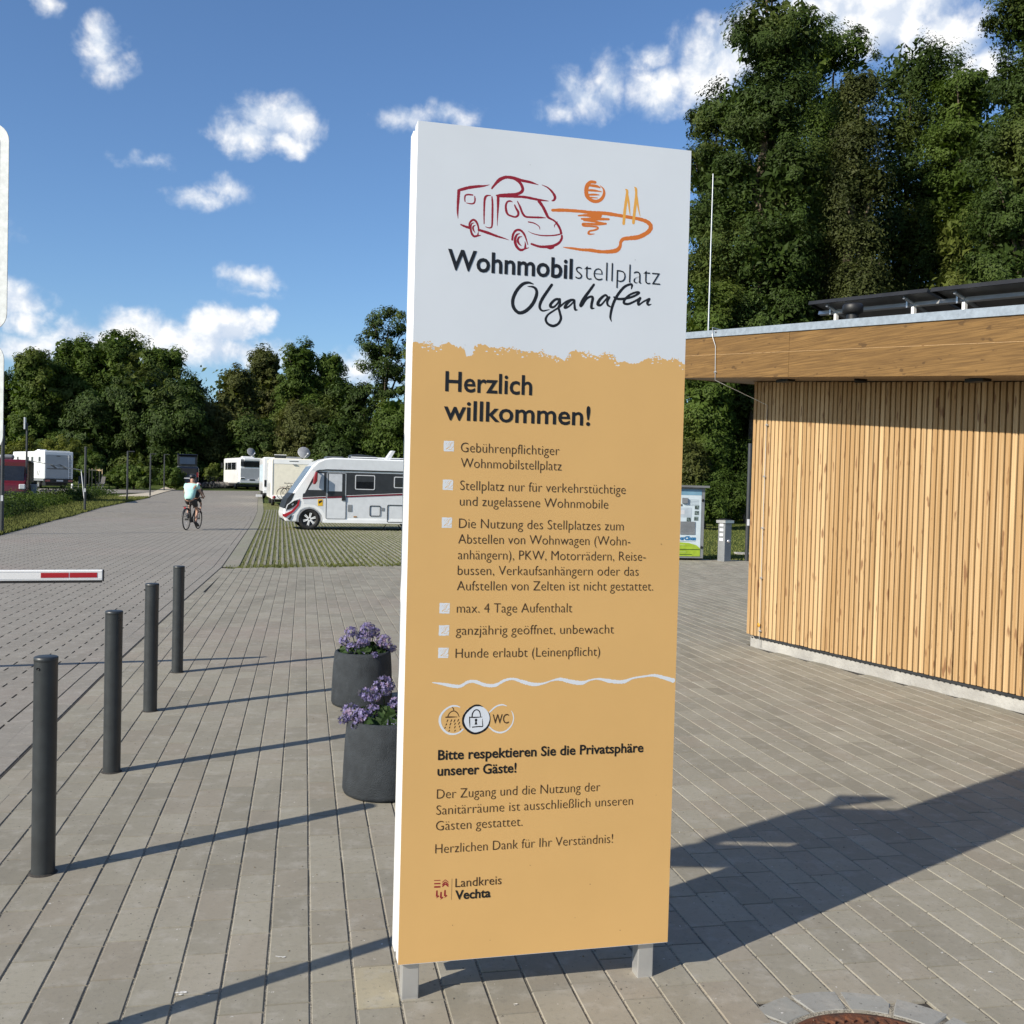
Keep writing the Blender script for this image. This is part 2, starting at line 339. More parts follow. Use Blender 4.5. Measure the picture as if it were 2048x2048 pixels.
def place_many(TV, TF, XY, ang, zj=.0008):
    n = len(XY); an = ang+rng.uniform(-.003, .003, n); c, s_ = np.cos(an), np.sin(an)
    V = np.empty((n, len(TV), 3)); V[..., 0] = TV[:, 0]*c[:, None]-TV[:, 1]*s_[:, None]+XY[:, :1]; V[..., 1] = TV[:, 0]*s_[:, None]+TV[:, 1]*c[:, None]+XY[:, 1:]
    V[..., 2] = TV[:, 2]+rng.uniform(-zj, zj, n)[:, None]+gz(XY[:, 1])[:, None]
    F = (TF[None]+np.arange(n)[:, None, None]*len(TV)).reshape(-1, TF.shape[1]); return V.reshape(-1, 3), F, np.repeat(rng.random(n), len(TF))
V, F, A = place_many(TV, TF, cxy[rest], ANG)
fast_mesh('pavers', V, F, PAV, plaza, A)['kind'] = 'stuff'
jl = np.array([(-.1505, -.0045, -.0040), (.1505, -.0045, -.0040), (.1505, .0045, -.0040), (-.1505, .0045, -.0040)])
V, F, A = place_many(jl, np.array([(0, 1, 2, 3)]), cxy+E2*PW/2, ANG, .0003)
fast_mesh('joint_sand', V, F, JOINT, plaza)['kind'] = 'stuff'
# grit, crumbs and droppings on the paving
gn = 1500; gp = np.c_[rng.uniform(-4, 5, gn), rng.uniform(2.2, 12, gn)]; gp = gp[inpoly(gp[:, 0], gp[:, 1], plaza_pts)]; gn = len(gp); gs = rng.uniform(.0012, .0042, gn)
oc = np.array([(1, 0, 0), (-1, 0, 0), (0, 1, 0), (0, -1, 0), (0, 0, .8), (0, 0, -.3)]); of = np.array([(0, 2, 4), (2, 1, 4), (1, 3, 4), (3, 0, 4)])
fast_mesh('grit', (oc[None]*gs[:, None, None]*rng.uniform(.6, 1.6, (gn, 1, 3))+np.c_[gp, np.full(gn, .001)][:, None]).reshape(-1, 3), (of[None]+np.arange(gn)[:, None, None]*6).reshape(-1, 3), pm('grit', (.05, .04, .03), .9, col2=(.25, .2, .13), scale=200), plaza)['kind'] = 'stuff'
DROP = pm('bird_dropping', (.62, .61, .57), .8, var=.2, scale=90)
for (dx, dy, rr_) in ((367, 1987, .020), (563, 1915, .014), (1030, 2010, .01), (1712, 1660, .011), (1474, 1462, .012), (1980, 1945, .012)):
    gq = ground_at(dx, dy); b = MB()
    for q in range(5):
        cx, cy, r_ = gq[0]+rng.normal(0, rr_*.5), gq[1]+rng.normal(0, rr_*.3), rr_*rng.uniform(.25, .7); b.poly([(cx+r_*math.cos(k*.785)*rng.uniform(.6, 1.2), cy+r_*.6*math.sin(k*.785)*rng.uniform(.6, 1.2), .0022+q*.0002) for k in range(8)])
    b.build('dropping', DROP, plaza)['kind'] = 'stuff'
# manhole with its ring of stones
mh = thing('manhole_cover', 'rusty round cast iron manhole cover ringed by grey stones', 'manhole cover', (MHC[0], MHC[1], 0))
RUST = pm('rusty_iron', (.17, .060, .026), .75, .4, var=.3, scale=25, bump=.6, bscale=120, col2=(.065, .035, .025))
b = MB(); b.lathe([(.0001, -.004), (.285, -.004), (.29, 0), (.305, 0), (.307, -.02)], 64); b.build('cover', RUST, mh)
b = MB()
for k in range(46):
    a = 2*math.pi*k/46; b.box((.262*math.cos(a), .262*math.sin(a), 0), (.034, .012, .010), a+.55)
for rr, nn in ((.19, 20), (.11, 12), (.04, 5)):
    for k in range(nn): a = 2*math.pi*k/nn; b.box((rr*math.cos(a), rr*math.sin(a), 0), (.045, .018, .008), a+.6)
tag(b.build('tread_pattern', RUST, mh), kind='stuff')
b = MB(); b.lathe([(.307, -.016), (.325, -.0015), (.455, -.0055), (.462, -.012)], 64); b.build('mortar_bed', JOINT, mh)
for k in range(15):
    a = 2*math.pi*k/15+.11; a2 = math.pi*2/15*.5
    g0, g1 = .004/.325, .013/.455
    b = MB(); n = 4; out = []
    for rr, g in ((.327, .018), (.452, .016)):
        q = [(rr*math.cos(a+u*(a2-g)), rr*math.sin(a+u*(a2-g))) for u in np.linspace(-1, 1, n)]; out += q if rr < .4 else q[::-1]
    b.prism(out, -.015, .001+random.uniform(-.001, .001), 'XY'); b.build('ring_stone', RINGP, mh, bev=.004, seg=1)
# road bricks with a wide open slot along one edge (drainage paving)
L2, W2 = .2975, .1862; a, bq = L2/2, W2/2; sl_ = .080; nd_ = .017
pol = [(-a, -bq), (a, -bq), (a, bq), (sl_, bq), (sl_, bq-nd_), (-sl_, bq-nd_), (-sl_, bq), (-a, bq)]
RV = np.array([(x, y, 0) for x, y in pol]+[(x, y, -.012) for x, y in pol])
rows = []
ang_r = ANG
for k in range(0, 70):
    for i in range(-6, 162):
        rows.append((i*.2985+(k % 2)*.149, -(k+.5)*.1865))
rows = np.array(rows)
base = np.array([-1.86, 0.]); rxy = base+rows[:, :1]*E1*1.0+rows[:, 1:]*E2
px2, py2, d2 = proj(np.c_[rxy, gz(rxy[:, 1])])
keep = (rxy[:, 1] > 3) & (rxy[:, 1] < 46) & (d2 > .5) & (px2 > -420) & (py2 < 2300) & inpoly(rxy[:, 0], rxy[:, 1], road_out) & (rxy[:, 0] < gutx(rxy[:, 1])-.24)
rxy = rxy[keep]; px2, py2, d2 = px2[keep], py2[keep], d2[keep]
order = np.argsort(np.where((px2 > -10) & (py2 < 2060), d2, 1e9)); single = order[:300]; rest = np.setdiff1d(np.arange(len(rxy)), single)
topf = [(0, 1, 2, 3, 4, 5, 6, 7)]; sides = [(i+8, (i+1) % 8+8, (i+1) % 8, i) for i in range(8)]
rme = bpy.data.meshes.new('brick'); rme.from_pydata(RV.tolist(), [], topf+sides); rme.materials.append(ROADP)
for i in single:
    o = new_obj('brick', rme, road); o.location = (rxy[i, 0], rxy[i, 1], rng.uniform(-.0006, .0006)); o.rotation_euler = (0, 0, ANG+rng.uniform(-.002, .002))
RFQ = np.array([(0, 1, 4, 5), (0, 5, 6, 7), (1, 2, 3, 4)]+sides)
V, F, A = place_many(RV, RFQ, rxy[rest], ANG, .0005)
fast_mesh('bricks', V, F, ROADP, road, A)['kind'] = 'stuff'
# straight course of stones on either side of the dark drainage slot
def course(name, off, wid, m, y0, y1, parent, ln=.30):
    ys = [y0]; V = []; F = []; objs = 0
    def pt(y): return np.array([gutx(y), y])
    y = y0; n = 0
    while y < y1:
        p = pt(y); q = pt(y+ln*.98); d = (q-p); d /= np.linalg.norm(d); nrm = np.array([d[1], -d[0]])
        c = (p+q)/2+nrm*off; tv, tf = paver_template(ln-.006, wid); an = math.atan2(d[1], d[0])
        V.append((c, an, tv)); y += ln*.98; n += 1
    Vs = []; Fs = []
    for i, (c, an, tv) in enumerate(V):
        cs, sn = math.cos(an), math.sin(an); P = np.c_[tv[:, 0]*cs-tv[:, 1]*sn+c[0], tv[:, 0]*sn+tv[:, 1]*cs+c[1], tv[:, 2]+float(gz(c[1]))+.0005]
        if i < 60 and c[1] < 21:
            me = bpy.data.meshes.new(name); me.from_pydata(P.tolist(), [], paver_template(.1, .1)[1].tolist()); me.materials.append(m); new_obj(name, me, parent)
        else: Vs.append(P); Fs.append(paver_template(.1, .1)[1]+12*(len(Vs)-1))
    if Vs: fast_mesh(name+'s', np.concatenate(Vs), np.concatenate(Fs), m, parent, rng.random(sum(len(f) for f in Fs)))['kind'] = 'stuff'
course('gutter_stone', -.085, .148, ROADP, 4.5, 46, road)
course('gutter_stone', -.240, .148, ROADP, 4.5, 46, road)
course('kerb_stone', .075, .13, PAV, 4.5, 19.5, plaza)
slot = strip_poly('drain_slot', [(g[0]-.006, g[1]) for g in gut[:-1]]+[(g[0]+.006, g[1]) for g in gut[:-1][::-1]], -.0035, DARKJ)
# ---- grass parking bay
e1p = np.array([-.2205, .9754]); 
bayL = [(gutx(y)+.95, y) for y in (pe0[1]+.55, 30, 37.2, 55)]
bay_pts = [tuple(pe0), tuple(pR), (pR[0]-8.5, 62)]+[(gutx(q)+.27, q) for q in (62, 55, 48, 37.2, 30, 21)]
BAYG = green_mat('bay_grass', (.185, .185, .085), (.13, .15, .05), (.19, .18, .10), 5)
bay = strip_poly('grass_parking', bay_pts, -.010, BAYG)
# pale slab strip between the drain and the bay
Vs = []; Fs = []; y = pe0[1]+.4; tf = paver_template(1, 1)[1]
while y < 85:
    c = np.array([(gutx(y)+gutx(y+1))/2+.165, y+.5]); dd = np.array([gutx(y+1)-gutx(y), 1.]); an = math.atan2(dd[1], dd[0]); tv, _ = paver_template(1.02, .30)
    cs, sn = math.cos(an), math.sin(an); Vs.append(np.c_[tv[:, 0]*cs-tv[:, 1]*sn+c[0], tv[:, 0]*sn+tv[:, 1]*cs+c[1], tv[:, 2]+float(gz(c[1]))+.003]); Fs.append(tf+12*(len(Vs)-1)); y += 1.0
fast_mesh('border_slabs', np.concatenate(Vs), np.concatenate(Fs), KERBC, bay, rng.random(len(Fs)*len(tf)))['kind'] = 'stuff'
tv, tf = paver_template(.985, .052); tv[:, 2] += .001; XY = []
for k in range(0, 130):
    for i in range(0, 34):
        p = pe0+ped*(.35+k*.126)+e1p*(.50+i*1.0)
        if p[0] > gutx(p[1])+.33 and inpoly(p[0], p[1], bay_pts): XY.append(p)
V, F, A = place_many(tv, tf, np.array(XY)+0, math.atan2(e1p[1], e1p[0]), .003)
fast_mesh('grid_ribs', V, F, KERBC, bay, A)['kind'] = 'stuff'
def blades(name, XY, h, w, m, parent=None, kind='stuff'):
    n = len(XY); an = rng.uniform(0, 2*np.pi, n); hh = h*rng.uniform(.4, 1.2, n); ww = w*rng.uniform(.6, 1.3, n); ln = rng.uniform(-.5, .5, (n, 2))*hh[:, None]
    z = gz(XY[:, 1])-.04; c, s_ = np.cos(an)*ww/2, np.sin(an)*ww/2
    V = np.empty((n, 3, 3)); V[:, 0] = np.c_[XY[:, 0]-c, XY[:, 1]-s_, z]; V[:, 1] = np.c_[XY[:, 0]+c, XY[:, 1]+s_, z]; V[:, 2] = np.c_[XY[:, 0]+ln[:, 0], XY[:, 1]+ln[:, 1], z+.02+hh]
    o = fast_mesh(name, V.reshape(-1, 3), np.arange(3*n).reshape(n, 3), m, parent); o['kind'] = kind; return o
n = 90000; pts = pe0+ped*(rng.uniform(.2, 14, n)[:, None])+e1p*((rng.random(n)**1.5*32+.6)[:, None])
ph = ((pts-pe0)@ped-.35+.063)/.126; ph = ph-np.floor(ph); dens_ = np.sin(pts[:, 0]*1.1+2)*np.cos(pts[:, 1]*.45)
pts = pts[((ph < .27) | (ph > .73)) & inpoly(pts[:, 0], pts[:, 1], bay_pts) & (pts[:, 0] > gutx(pts[:, 1])+.33) & (rng.random(n) < .75+.25*dens_)]
tag(blades('grass', pts, .05, .03, GRASSB), kind='stuff')
n = 5000; pts = pe0+ped*(rng.uniform(.0, 6.4, n)[:, None])+e1p*(rng.uniform(.02, .5, n)[:, None]); pts = pts[np.sin(pts[:, 0]*5)+rng.random(n)*2 > .6]
blades('weeds', pts, .06, .03, GRASSB)
# verge on the left of the road
n = 42000; f_ = rng.random(n); yy = 26+f_**1.3*40
lx = np.interp(yy, [p[1] for p in redge], [p[0] for p in redge]); pts = np.c_[lx-rng.random(n)**1.7*3.2, yy]
blades('verge_grass', pts, .14, .05, GRASSB)
n = 26000; pts = np.c_[rng.uniform(3.5, 17, n), 25.9+rng.random(n)**1.6*24]; blades('lawn_grass', pts, .06, .045, GRASSB)
# loose gravel and sand by the lamp posts
SAND = joint_mat('pale_sand', (.50, .44, .34), (.40, .35, .27), (.45, .40, .31))
strip_poly('gravel_path', [tuple(ground_at(x, y)[:2]) for x, y in ((205, 1003), (236, 1004), (300, 993), (330, 984), (352, 979), (330, 974), (305, 985), (240, 991))], .02, SAND)
pitch = strip_poly('pitch_paving', [tuple(ground_at(x, y)[:2]) for x, y in ((-60, 1001), (125, 1001.5), (210, 987), (350, 981), (128, 977), (60, 977), (-60, 985))], .0, ROADFAR)
# ================================================================== WELCOME SIGN
SO = np.array([-.343, 3.40]); SU = np.array([.9713, .2377]); SN = np.array([.2377, -.9713])   # left front corner, along, towards viewer
SW, SZ0, SZ1 = .968, .128, 2.94
sign = thing('welcome_sign', 'tall orange and white information stele with motorhome logo on two short metal posts', 'sign', (SO[0], SO[1], 0), math.atan2(SU[1], SU[0]))
# local frame: x along the face, y away from the viewer, z up
b = MB(); b.box((SW/2, .0295, (SZ0+SZ1)/2), (SW, .059, SZ1-SZ0)); b.build('front_panel', WHITE, sign, bev=.003)
b = MB(); b.box((SW/2, .08, (SZ0+SZ1)/2+.01), (SW-.036, .0412, SZ1-SZ0-.05)); b.build('core_frame', WHITE, sign, bev=.002)
b = MB(); b.box((SW/2, .1305, (SZ0+SZ1)/2), (SW, .059, SZ1-SZ0)); b.build('rear_panel', WHITE, sign, bev=.003)
for px in (.046, .893):
    b = MB(); b.box((px, .047, .13), (.058, .058, .30)); b.build('post', ALU, sign, bev=.003)
_P0 = np.array([SO[0], SO[1], 0.]); _n3 = np.array([SN[0], SN[1], 0.])
def suv(x, y):                                 # photo point on the face -> panel coordinates (m)
    d = ray(x, y); o = np.array([0, 0, EYE]); k = ((_P0-o)@_n3)/(d@_n3); p = o+d*k
    return (p[0]-SO[0])*SU[0]+(p[1]-SO[1])*SU[1], p[2]
def film(name, col, rough=.45): return pm(name, col, rough, var=.015, scale=2)
ORANGE = film('orange_film', (.60, .365, .135)); INK = film('ink_black', (.006, .006, .008)); BROWN = film('ink_brown', (.045, .018, .008))
WINE = film('ink_wine_red', (.24, .006, .018)); ORG = film('ink_orange', (.56, .15, .02)); OCH = film('ink_ochre', (.68, .34, .06)); WFILM = film('white_film', (.60, .635, .68))
_lv = [0]
def lay(): _lv[0] += 1; return -.0004-_lv[0]*4e-6
b = MB(); b.add([(.001, -.0003, SZ0+.001), (SW-.001, -.0003, SZ0+.001), (SW-.001, -.0003, SZ1-.001), (.001, -.0003, SZ1-.001)], [(0, 1, 2, 3)]); b.build('white_film', WFILM, sign)
# orange film with a torn upper edge
ZA = lambda x, y: (850+x/3.5127, 300+y/3.5127)
ZB = lambda x, y: (850+x/3.5127, 700+y/3.5127)
ZC = lambda x, y: (850+x/3.5127, 1150+y/3.5127)
ZD = lambda x, y: (750+x/2.9723, 1600+y/2.9723)
ZE = lambda x, y: (880+x/7.4308, 340+y/7.4308)
ZF = lambda x, y: (1090+x/7.728, 340+y/7.728)
ZG = lambda x, y: (1000+x/5.8545, 540+y/5.8545)
ZH = lambda x, y: (860+x/10.733, 1730+y/10.733)
ZI = lambda x, y: (860+x/9.66, 1390+y/9.66)
edge = [(-60,1352),(0,1362),(60,1372),(100,1375),(140,1352),(180,1352),(215,1385),(250,1382),(280,1402),(290,1442),(330,1440),(348,1378),(420,1368),(470,1385),(540,1388),(600,1402),(700,1418),(800,1422),(870,1436),(930,1455),(985,1470),(1010,1428),(1060,1408),(1140,1432),(1200,1445),(1250,1432),(1330,1442),(1345,1478),(1400,1492),(1500,1492),(1560,1468),(1640,1446),(1700,1480),(1760,1462),(1812,1502)]
eu = np.array([suv(*ZA(*p)) for p in edge]); N = 700; us = np.linspace(0, SW, N+1); ez = np.interp(us, eu[:, 0], eu[:, 1])
nr = np.random.default_rng(5); nz = np.zeros(N+1)
for oc, am in ((40, .0035), (90, .003), (190, .0025), (400, .0016)): nz += np.interp(us, np.linspace(0, SW, oc), nr.uniform(-am, am, oc))
ez = ez+nz; y_ = lay(); b = MB()
for i in range(N):
    b.add([(us[i], y_, SZ0+.002), (us[i+1], y_, SZ0+.002), (us[i+1], y_, ez[i+1]), (us[i], y_, ez[i])], [(0, 1, 2, 3)])
b.build('orange_film', ORANGE, sign)
def fleck(mb, u, z, r, y_, n=7, el_=1.0):
    a0 = nr.uniform(0, 6.28); mb.add([(u+r*(el_*math.cos(a0+2*math.pi*k/n))*nr.uniform(.45, 1.25), y_, z+r*math.sin(a0+2*math.pi*k/n)*nr.uniform(.45, 1.25)) for k in range(n)], [tuple(range(n))])
bw = MB(); bo = MB(); yw = lay(); yo = lay()
for k in range(150):
    u = nr.choice([nr.uniform(.03, .1), nr.uniform(.15, .40), nr.uniform(.42, .55), nr.uniform(.58, .73), nr.uniform(.83, .96)]); z = float(np.interp(u, us, ez))
    if nr.random() < .62: fleck(bw, u, z-abs(nr.normal(0, .009))-.003, nr.uniform(.0012, .0036), yw, el_=1.4)
    else: fleck(bo, u, z+abs(nr.normal(0, .004)), nr.uniform(.001, .0028), yo, el_=1.3)
tag(bw.build('white_flecks', WFILM, sign), kind='stuff'); tag(bo.build('orange_flecks', ORANGE, sign), kind='stuff')
# brush strokes -----------------------------------------------------------
def spline(pts, n=10):
    P = np.array(pts, float)
    if len(P) < 3: return np.array([P[0]+(P[-1]-P[0])*t for t in np.linspace(0, 1, 12)])
    Q = np.vstack([2*P[0]-P[1], P, 2*P[-1]-P[-2]]); out = []
    for i in range(1, len(Q)-2):
        for t in np.linspace(0, 1, n, endpoint=False):
            a, b_, c, d = Q[i-1], Q[i], Q[i+1], Q[i+2]
            out.append(.5*((2*b_)+(c-a)*t+(2*a-5*b_+4*c-d)*t*t+(3*b_-a-3*c+d)*t**3))
    out.append(P[-1]); return np.array(out)
def stroke(mb, Z, pts, rough=.0, smooth=True, cap=True):
    """pts: (x, y, width) in the survey frame Z"""
    sc = {ZA: 3.5127, ZB: 3.5127, ZC: 3.5127, ZD: 2.9723, ZE: 7.4308, ZF: 7.728, ZG: 5.8545, ZH: 10.733, ZI: 9.66}[Z]
    Q = spline(pts) if smooth else np.array(pts, float)
    uv = np.array([suv(*Z(x, y)) for x, y, w in Q]); w = np.maximum(Q[:, 2], .6)/sc*3.49/FPX*1.0
    if rough: w = w*(1+nr.uniform(-rough, rough, len(w)))
    tn = np.gradient(uv, axis=0); tn /= np.linalg.norm(tn, axis=1)[:, None]+1e-9; nn = np.c_[-tn[:, 1], tn[:, 0]]
    y0 = lay(); n = len(uv); L = uv+nn*w[:, None]/2; Rr = uv-nn*w[:, None]/2; vs = []
    for i in range(n): yy = y0-i*2e-8; vs += [(L[i][0], yy, L[i][1]), (Rr[i][0], yy, Rr[i][1])]
    mb.add(vs, [(2*i, 2*i+1, 2*i+3, 2*i+2) for i in range(n-1)])
    if cap:
        for e, s_ in ((0, -1), (n-1, 1)):
            yy = y0-2e-6-e*2e-8; c0 = uv[e]; r = w[e]/2; a0 = math.atan2(nn[e][1], nn[e][0])
            mb.add([(c0[0]+r*math.cos(a0-s_*math.pi*k/6), yy, c0[1]+r*math.sin(a0-s_*math.pi*k/6)) for k in range(7)], [tuple(range(7))])
VAN = [[(268,720,6),(262,600,30),(272,420,42),(280,310,46)],[(275,300,30),(330,288,44),(430,262,44),(560,245,40),(650,238,26),(735,220,6)],
 [(372,470,14),(368,420,22),(378,378,22),(420,366,24),(485,372,22)],[(515,395,16),(520,430,22),(515,475,24),(490,500,22),(440,500,18),(388,488,8)],
 [(655,800,14),(655,650,24),(660,480,32),(672,410,36),(700,382,26),(752,378,12)],[(772,400,20),(780,500,30),(778,700,30),(772,830,26),(750,858,20),(715,858,16),(675,842,8)],
 [(850,830,6),(855,700,18),(862,520,36),(864,390,42)],[(840,378,20),(900,380,50),(1000,374,54),(1120,362,44),(1190,340,44),(1228,300,46),(1218,240,44),(1180,180,44),(1120,130,50)],
 [(770,275,26),(800,235,32),(880,150,50),(960,112,48),(1020,108,46),(1100,122,50),(1200,152,44),(1340,182,36),(1460,220,8)],[(1515,222,8),(1600,262,22),(1670,330,32),(1708,400,42),(1695,445,34),(1665,458,18)],
 [(880,392,30),(1050,395,34),(1250,402,36),(1450,440,34),(1610,462,10)],[(1470,462,52),(1530,550,44),(1580,650,44),(1610,705,36),(1690,750,26),(1740,800,34),(1785,880,36),(1800,940,36)],
 [(1075,475,10),(1040,462,24),(1000,475,26),(978,530,32),(985,610,36),(1010,660,30),(1060,685,26),(1120,698,26),(1160,670,34),(1160,620,34),(1130,570,30),(1108,520,18)],
 [(1150,465,14),(1190,550,30),(1225,640,34),(1270,692,30),(1350,702,28),(1480,706,28),(1572,712,8)],[(1315,772,18),(1390,788,18),(1450,820,14),(1478,850,14),(1484,882,8)],
 [(1310,910,5),(1380,945,12),(1500,972,18),(1650,975,20),(1770,958,20),(1815,935,10)],[(1745,770,10),(1720,800,14),(1700,825,12),(1702,850,8)],
 [(1810,975,30),(1808,1020,36),(1770,1080,38),(1690,1125,42),(1600,1140,42),(1480,1138,38),(1360,1100,30)],[(1600,1150,40),(1640,1158,44),(1680,1150,34)],
 [(310,812,22),(370,838,34),(440,862,34)],[(575,890,34),(700,930,40),(850,985,32),(950,1015,18),(1025,1042,4)],
 [(435,850,26),(440,790,28),(480,745,30),(520,750,32),(555,800,30),(575,880,24),(572,910,14)],[(505,785,8),(470,800,20),(455,860,30),(470,940,34),(505,985,30),(550,980,28),(605,972,8)],
 [(560,975,28),(568,930,12)],[(525,820,8),(495,840,24),(492,880,26),(520,932,8)],
 [(1072,1035,30),(1085,960,34),(1120,905,32),(1170,890,34),(1220,915,34),(1265,985,28),(1305,1110,12)],[(1180,945,12),(1140,965,30),(1115,1030,40),(1125,1110,42),(1165,1170,40),(1210,1190,36),(1260,1172,24),(1320,1155,8)],
 [(1265,1160,34),(1268,1110,22),(1262,1065,8)],[(1215,990,10),(1175,1000,26),(1155,1045,34),(1170,1090,30),(1208,1128,8)]]
b = MB()
for s_ in VAN: stroke(b, ZE, s_, .10)
tag(b.build('motorhome_logo', WINE, sign), 'dark red brush drawing of a motorhome')
b = MB()
stroke(b, ZF, [(115,622,46),(300,622,50),(560,640,46),(750,665,60),(900,668,56),(1050,688,56),(1300,730,50),(1480,765,56),(1590,810,64),(1635,880,70),(1590,960,66),(1450,1035,70),(1300,1055,62),(1210,1068,56),(1170,1115,50),(1160,1180,52),(1110,1240,66),(1000,1262,62),(850,1262,52),(700,1240,52),(560,1232,40),(430,1212,34),(340,1202,22),(280,1192,8)], .10)
stroke(b, ZF, [(775,190,46),(700,188,50),(650,250,70),(636,330,66),(655,410,66),(720,470,56),(800,485,52),(870,450,52),(910,380,46),(905,300,28),(850,240,8)], .06)
for s_ in ([(700,238,40),(790,250,42),(845,270,24)],[(660,312,30),(760,318,36),(870,336,12)],[(680,382,30),(770,380,30),(835,386,14)],[(700,424,22),(810,432,12)],
           [(515,705,22),(640,700,40),(760,712,70),(850,705,60)],[(565,755,28),(700,758,42),(850,758,44),(985,762,34)],[(600,778,24),(760,795,34),(860,818,34),(940,832,30)],[(940,830,32),(800,838,38),(640,830,30),(585,835,36),(600,860,34),(700,868,30),(800,880,26),(815,905,30),(760,930,28),(690,945,30),(670,980,34),(700,992,24),(765,988,8)]):
    stroke(b, ZF, s_, .08)
tag(b.build('lake_logo', ORG, sign), 'orange brush drawing of lake and setting sun')
b = MB()
for s_ in ([(1215,830,46),(1230,650,46),(1252,480,44),(1270,330,38),(1245,300,18)],[(1262,330,30),(1290,480,34),(1305,620,24),(1315,695,8)],[(1366,818,46),(1385,620,46),(1405,440,44),(1408,300,34),(1385,268,18)],[(1400,300,30),(1425,480,34),(1448,620,22),(1470,715,8)]):
    stroke(b, ZF, s_, .05)
tag(b.build('mast_logo', OCH, sign), 'ochre strokes of two masts')
b = MB()
for s_ in ([(390,165,12),(330,148,30),(260,170,38),(190,250,40),(150,350,42),(160,440,40),(220,500,40),(300,480,42),(380,400,42),(425,300,40),(425,235,34),(390,200,26),(325,192,8)],
 [(605,175,34),(560,240,36),(500,330,38),(468,400,36),(468,450,30),(500,478,22),(550,470,14),(580,462,5)],
 [(700,345,30),(650,345,30),(600,390,34),(590,425,36),(625,435,26),(670,395,22),(700,345,26)],[(700,340,26),(700,400,30),(685,440,30),(700,500,30),(712,570,32),(680,630,30),(620,655,34),(560,630,30),(535,580,30),(560,525,24),(630,475,22),(700,430,22),(760,380,22),(820,352,26),(860,350,26),(830,360,20),(780,400,34),(760,440,34),(800,430,22),(850,385,20),(872,352,22)],
 [(872,360,26),(872,410,28),(880,462,30),(908,468,8)],
 [(1098,172,30),(1050,240,34),(985,330,40),(945,410,40),(960,415,26),(1010,340,28),(1060,312,28),(1085,330,36),(1072,400,34),(1072,445,32),(1105,448,8)],
 [(1265,320,24),(1230,295,28),(1170,345,36),(1145,400,40),(1180,410,26),(1235,350,22),(1262,315,24)],[(1280,320,28),(1255,370,30),(1262,410,26),(1290,430,18)],
 [(1538,220,14),(1545,180,28),(1525,168,28),(1460,195,32),(1400,260,34),(1355,330,34),(1320,410,34),(1298,500,32),(1292,560,26),(1305,603,8)],[(1335,318,22),(1380,338,30),(1440,338,30),(1530,320,28),(1600,290,28),(1628,265,28),(1590,262,26),(1520,290,26),(1465,340,30),(1450,385,32),(1500,398,28),(1570,370,26),(1640,330,26)],
 [(1640,330,34),(1618,380,36),(1625,408,24),(1680,370,20),(1745,338,26)],[(1750,340,30),(1725,385,34),(1740,408,26),(1772,400,6)]):
    stroke(b, ZG, s_, .05)
tag(b.build('script_lettering', INK, sign), 'handwritten black word Olgahafen')
b = MB()
for x, y, r_ in ((1060, 1730, .0012), (1322, 1088, .0016), (1180, 1768, .0014), (1312, 1590, .001), (905, 1850, .0014), (980, 1880, .001), (1240, 1860, .0013), (1150, 1835, .001), (1270, 520, .001), (930, 690, .0009), (1090, 1312, .0016), (870, 1700, .001), (1060, 330, .001)):
    u, z = suv(x, y); fleck(b, u, z, r_, -.0017, 6, 1.5)
tag(b.build('specks', BROWN, sign), kind='stuff')
# typeset lines -----------------------------------------------------------
def text_mesh(txt, size=1, offset=0, extr=0, res=3, shear=0):
    cu = bpy.data.curves.new('t', 'FONT'); cu.body = txt; cu.size = size; cu.offset = offset; cu.resolution_u = res; cu.shear = shear; cu.extrude = extr
    o = bpy.data.objects.new('t', cu); COL.objects.link(o); bpy.context.view_layer.update()
    me = bpy.data.meshes.new_from_object(o.evaluated_get(bpy.context.evaluated_depsgraph_get())); bpy.data.objects.remove(o); bpy.data.curves.remove(cu); return me
hm = text_mesh('H'); CAPH = max(v.co.y for v in hm.vertices)
def line(txt, Z, x0, x1, y0, y1, cap, off, m, name='text_line'):
    me = text_mesh(txt, 1, off); co = np.array([v.co for v in me.vertices]); xa, xb = co[:, 0].min(), co[:, 0].max()
    (u0, z0), (u1, z1) = suv(*Z(x0, y0)), suv(*Z(x1, y1)); zz = (z0+z1)/2; k = cap/CAPH; sx = (u1-u0)/(xb-xa); y_ = -.0016
    for v in me.vertices: v.co = (u0+(v.co.x-xa)*sx, y_, zz+v.co.y*k)
    me.materials.append(m); me.name = name; return new_obj(name, me, sign)
C1 = .0325
TH, BO = -.0135, .018
line('Wohnmobil', ZA, 158, 1034, 838, 903, .0655, .019, INK); line('stellplatz', ZA, 1055, 1650, 908, 948, .0655, -.019, INK)
line('Herzlich', ZB, 140, 750, 290, 312, .0645, .013, INK); line('willkommen!', ZB, 130, 1158, 490, 528, .0645, .013, INK)
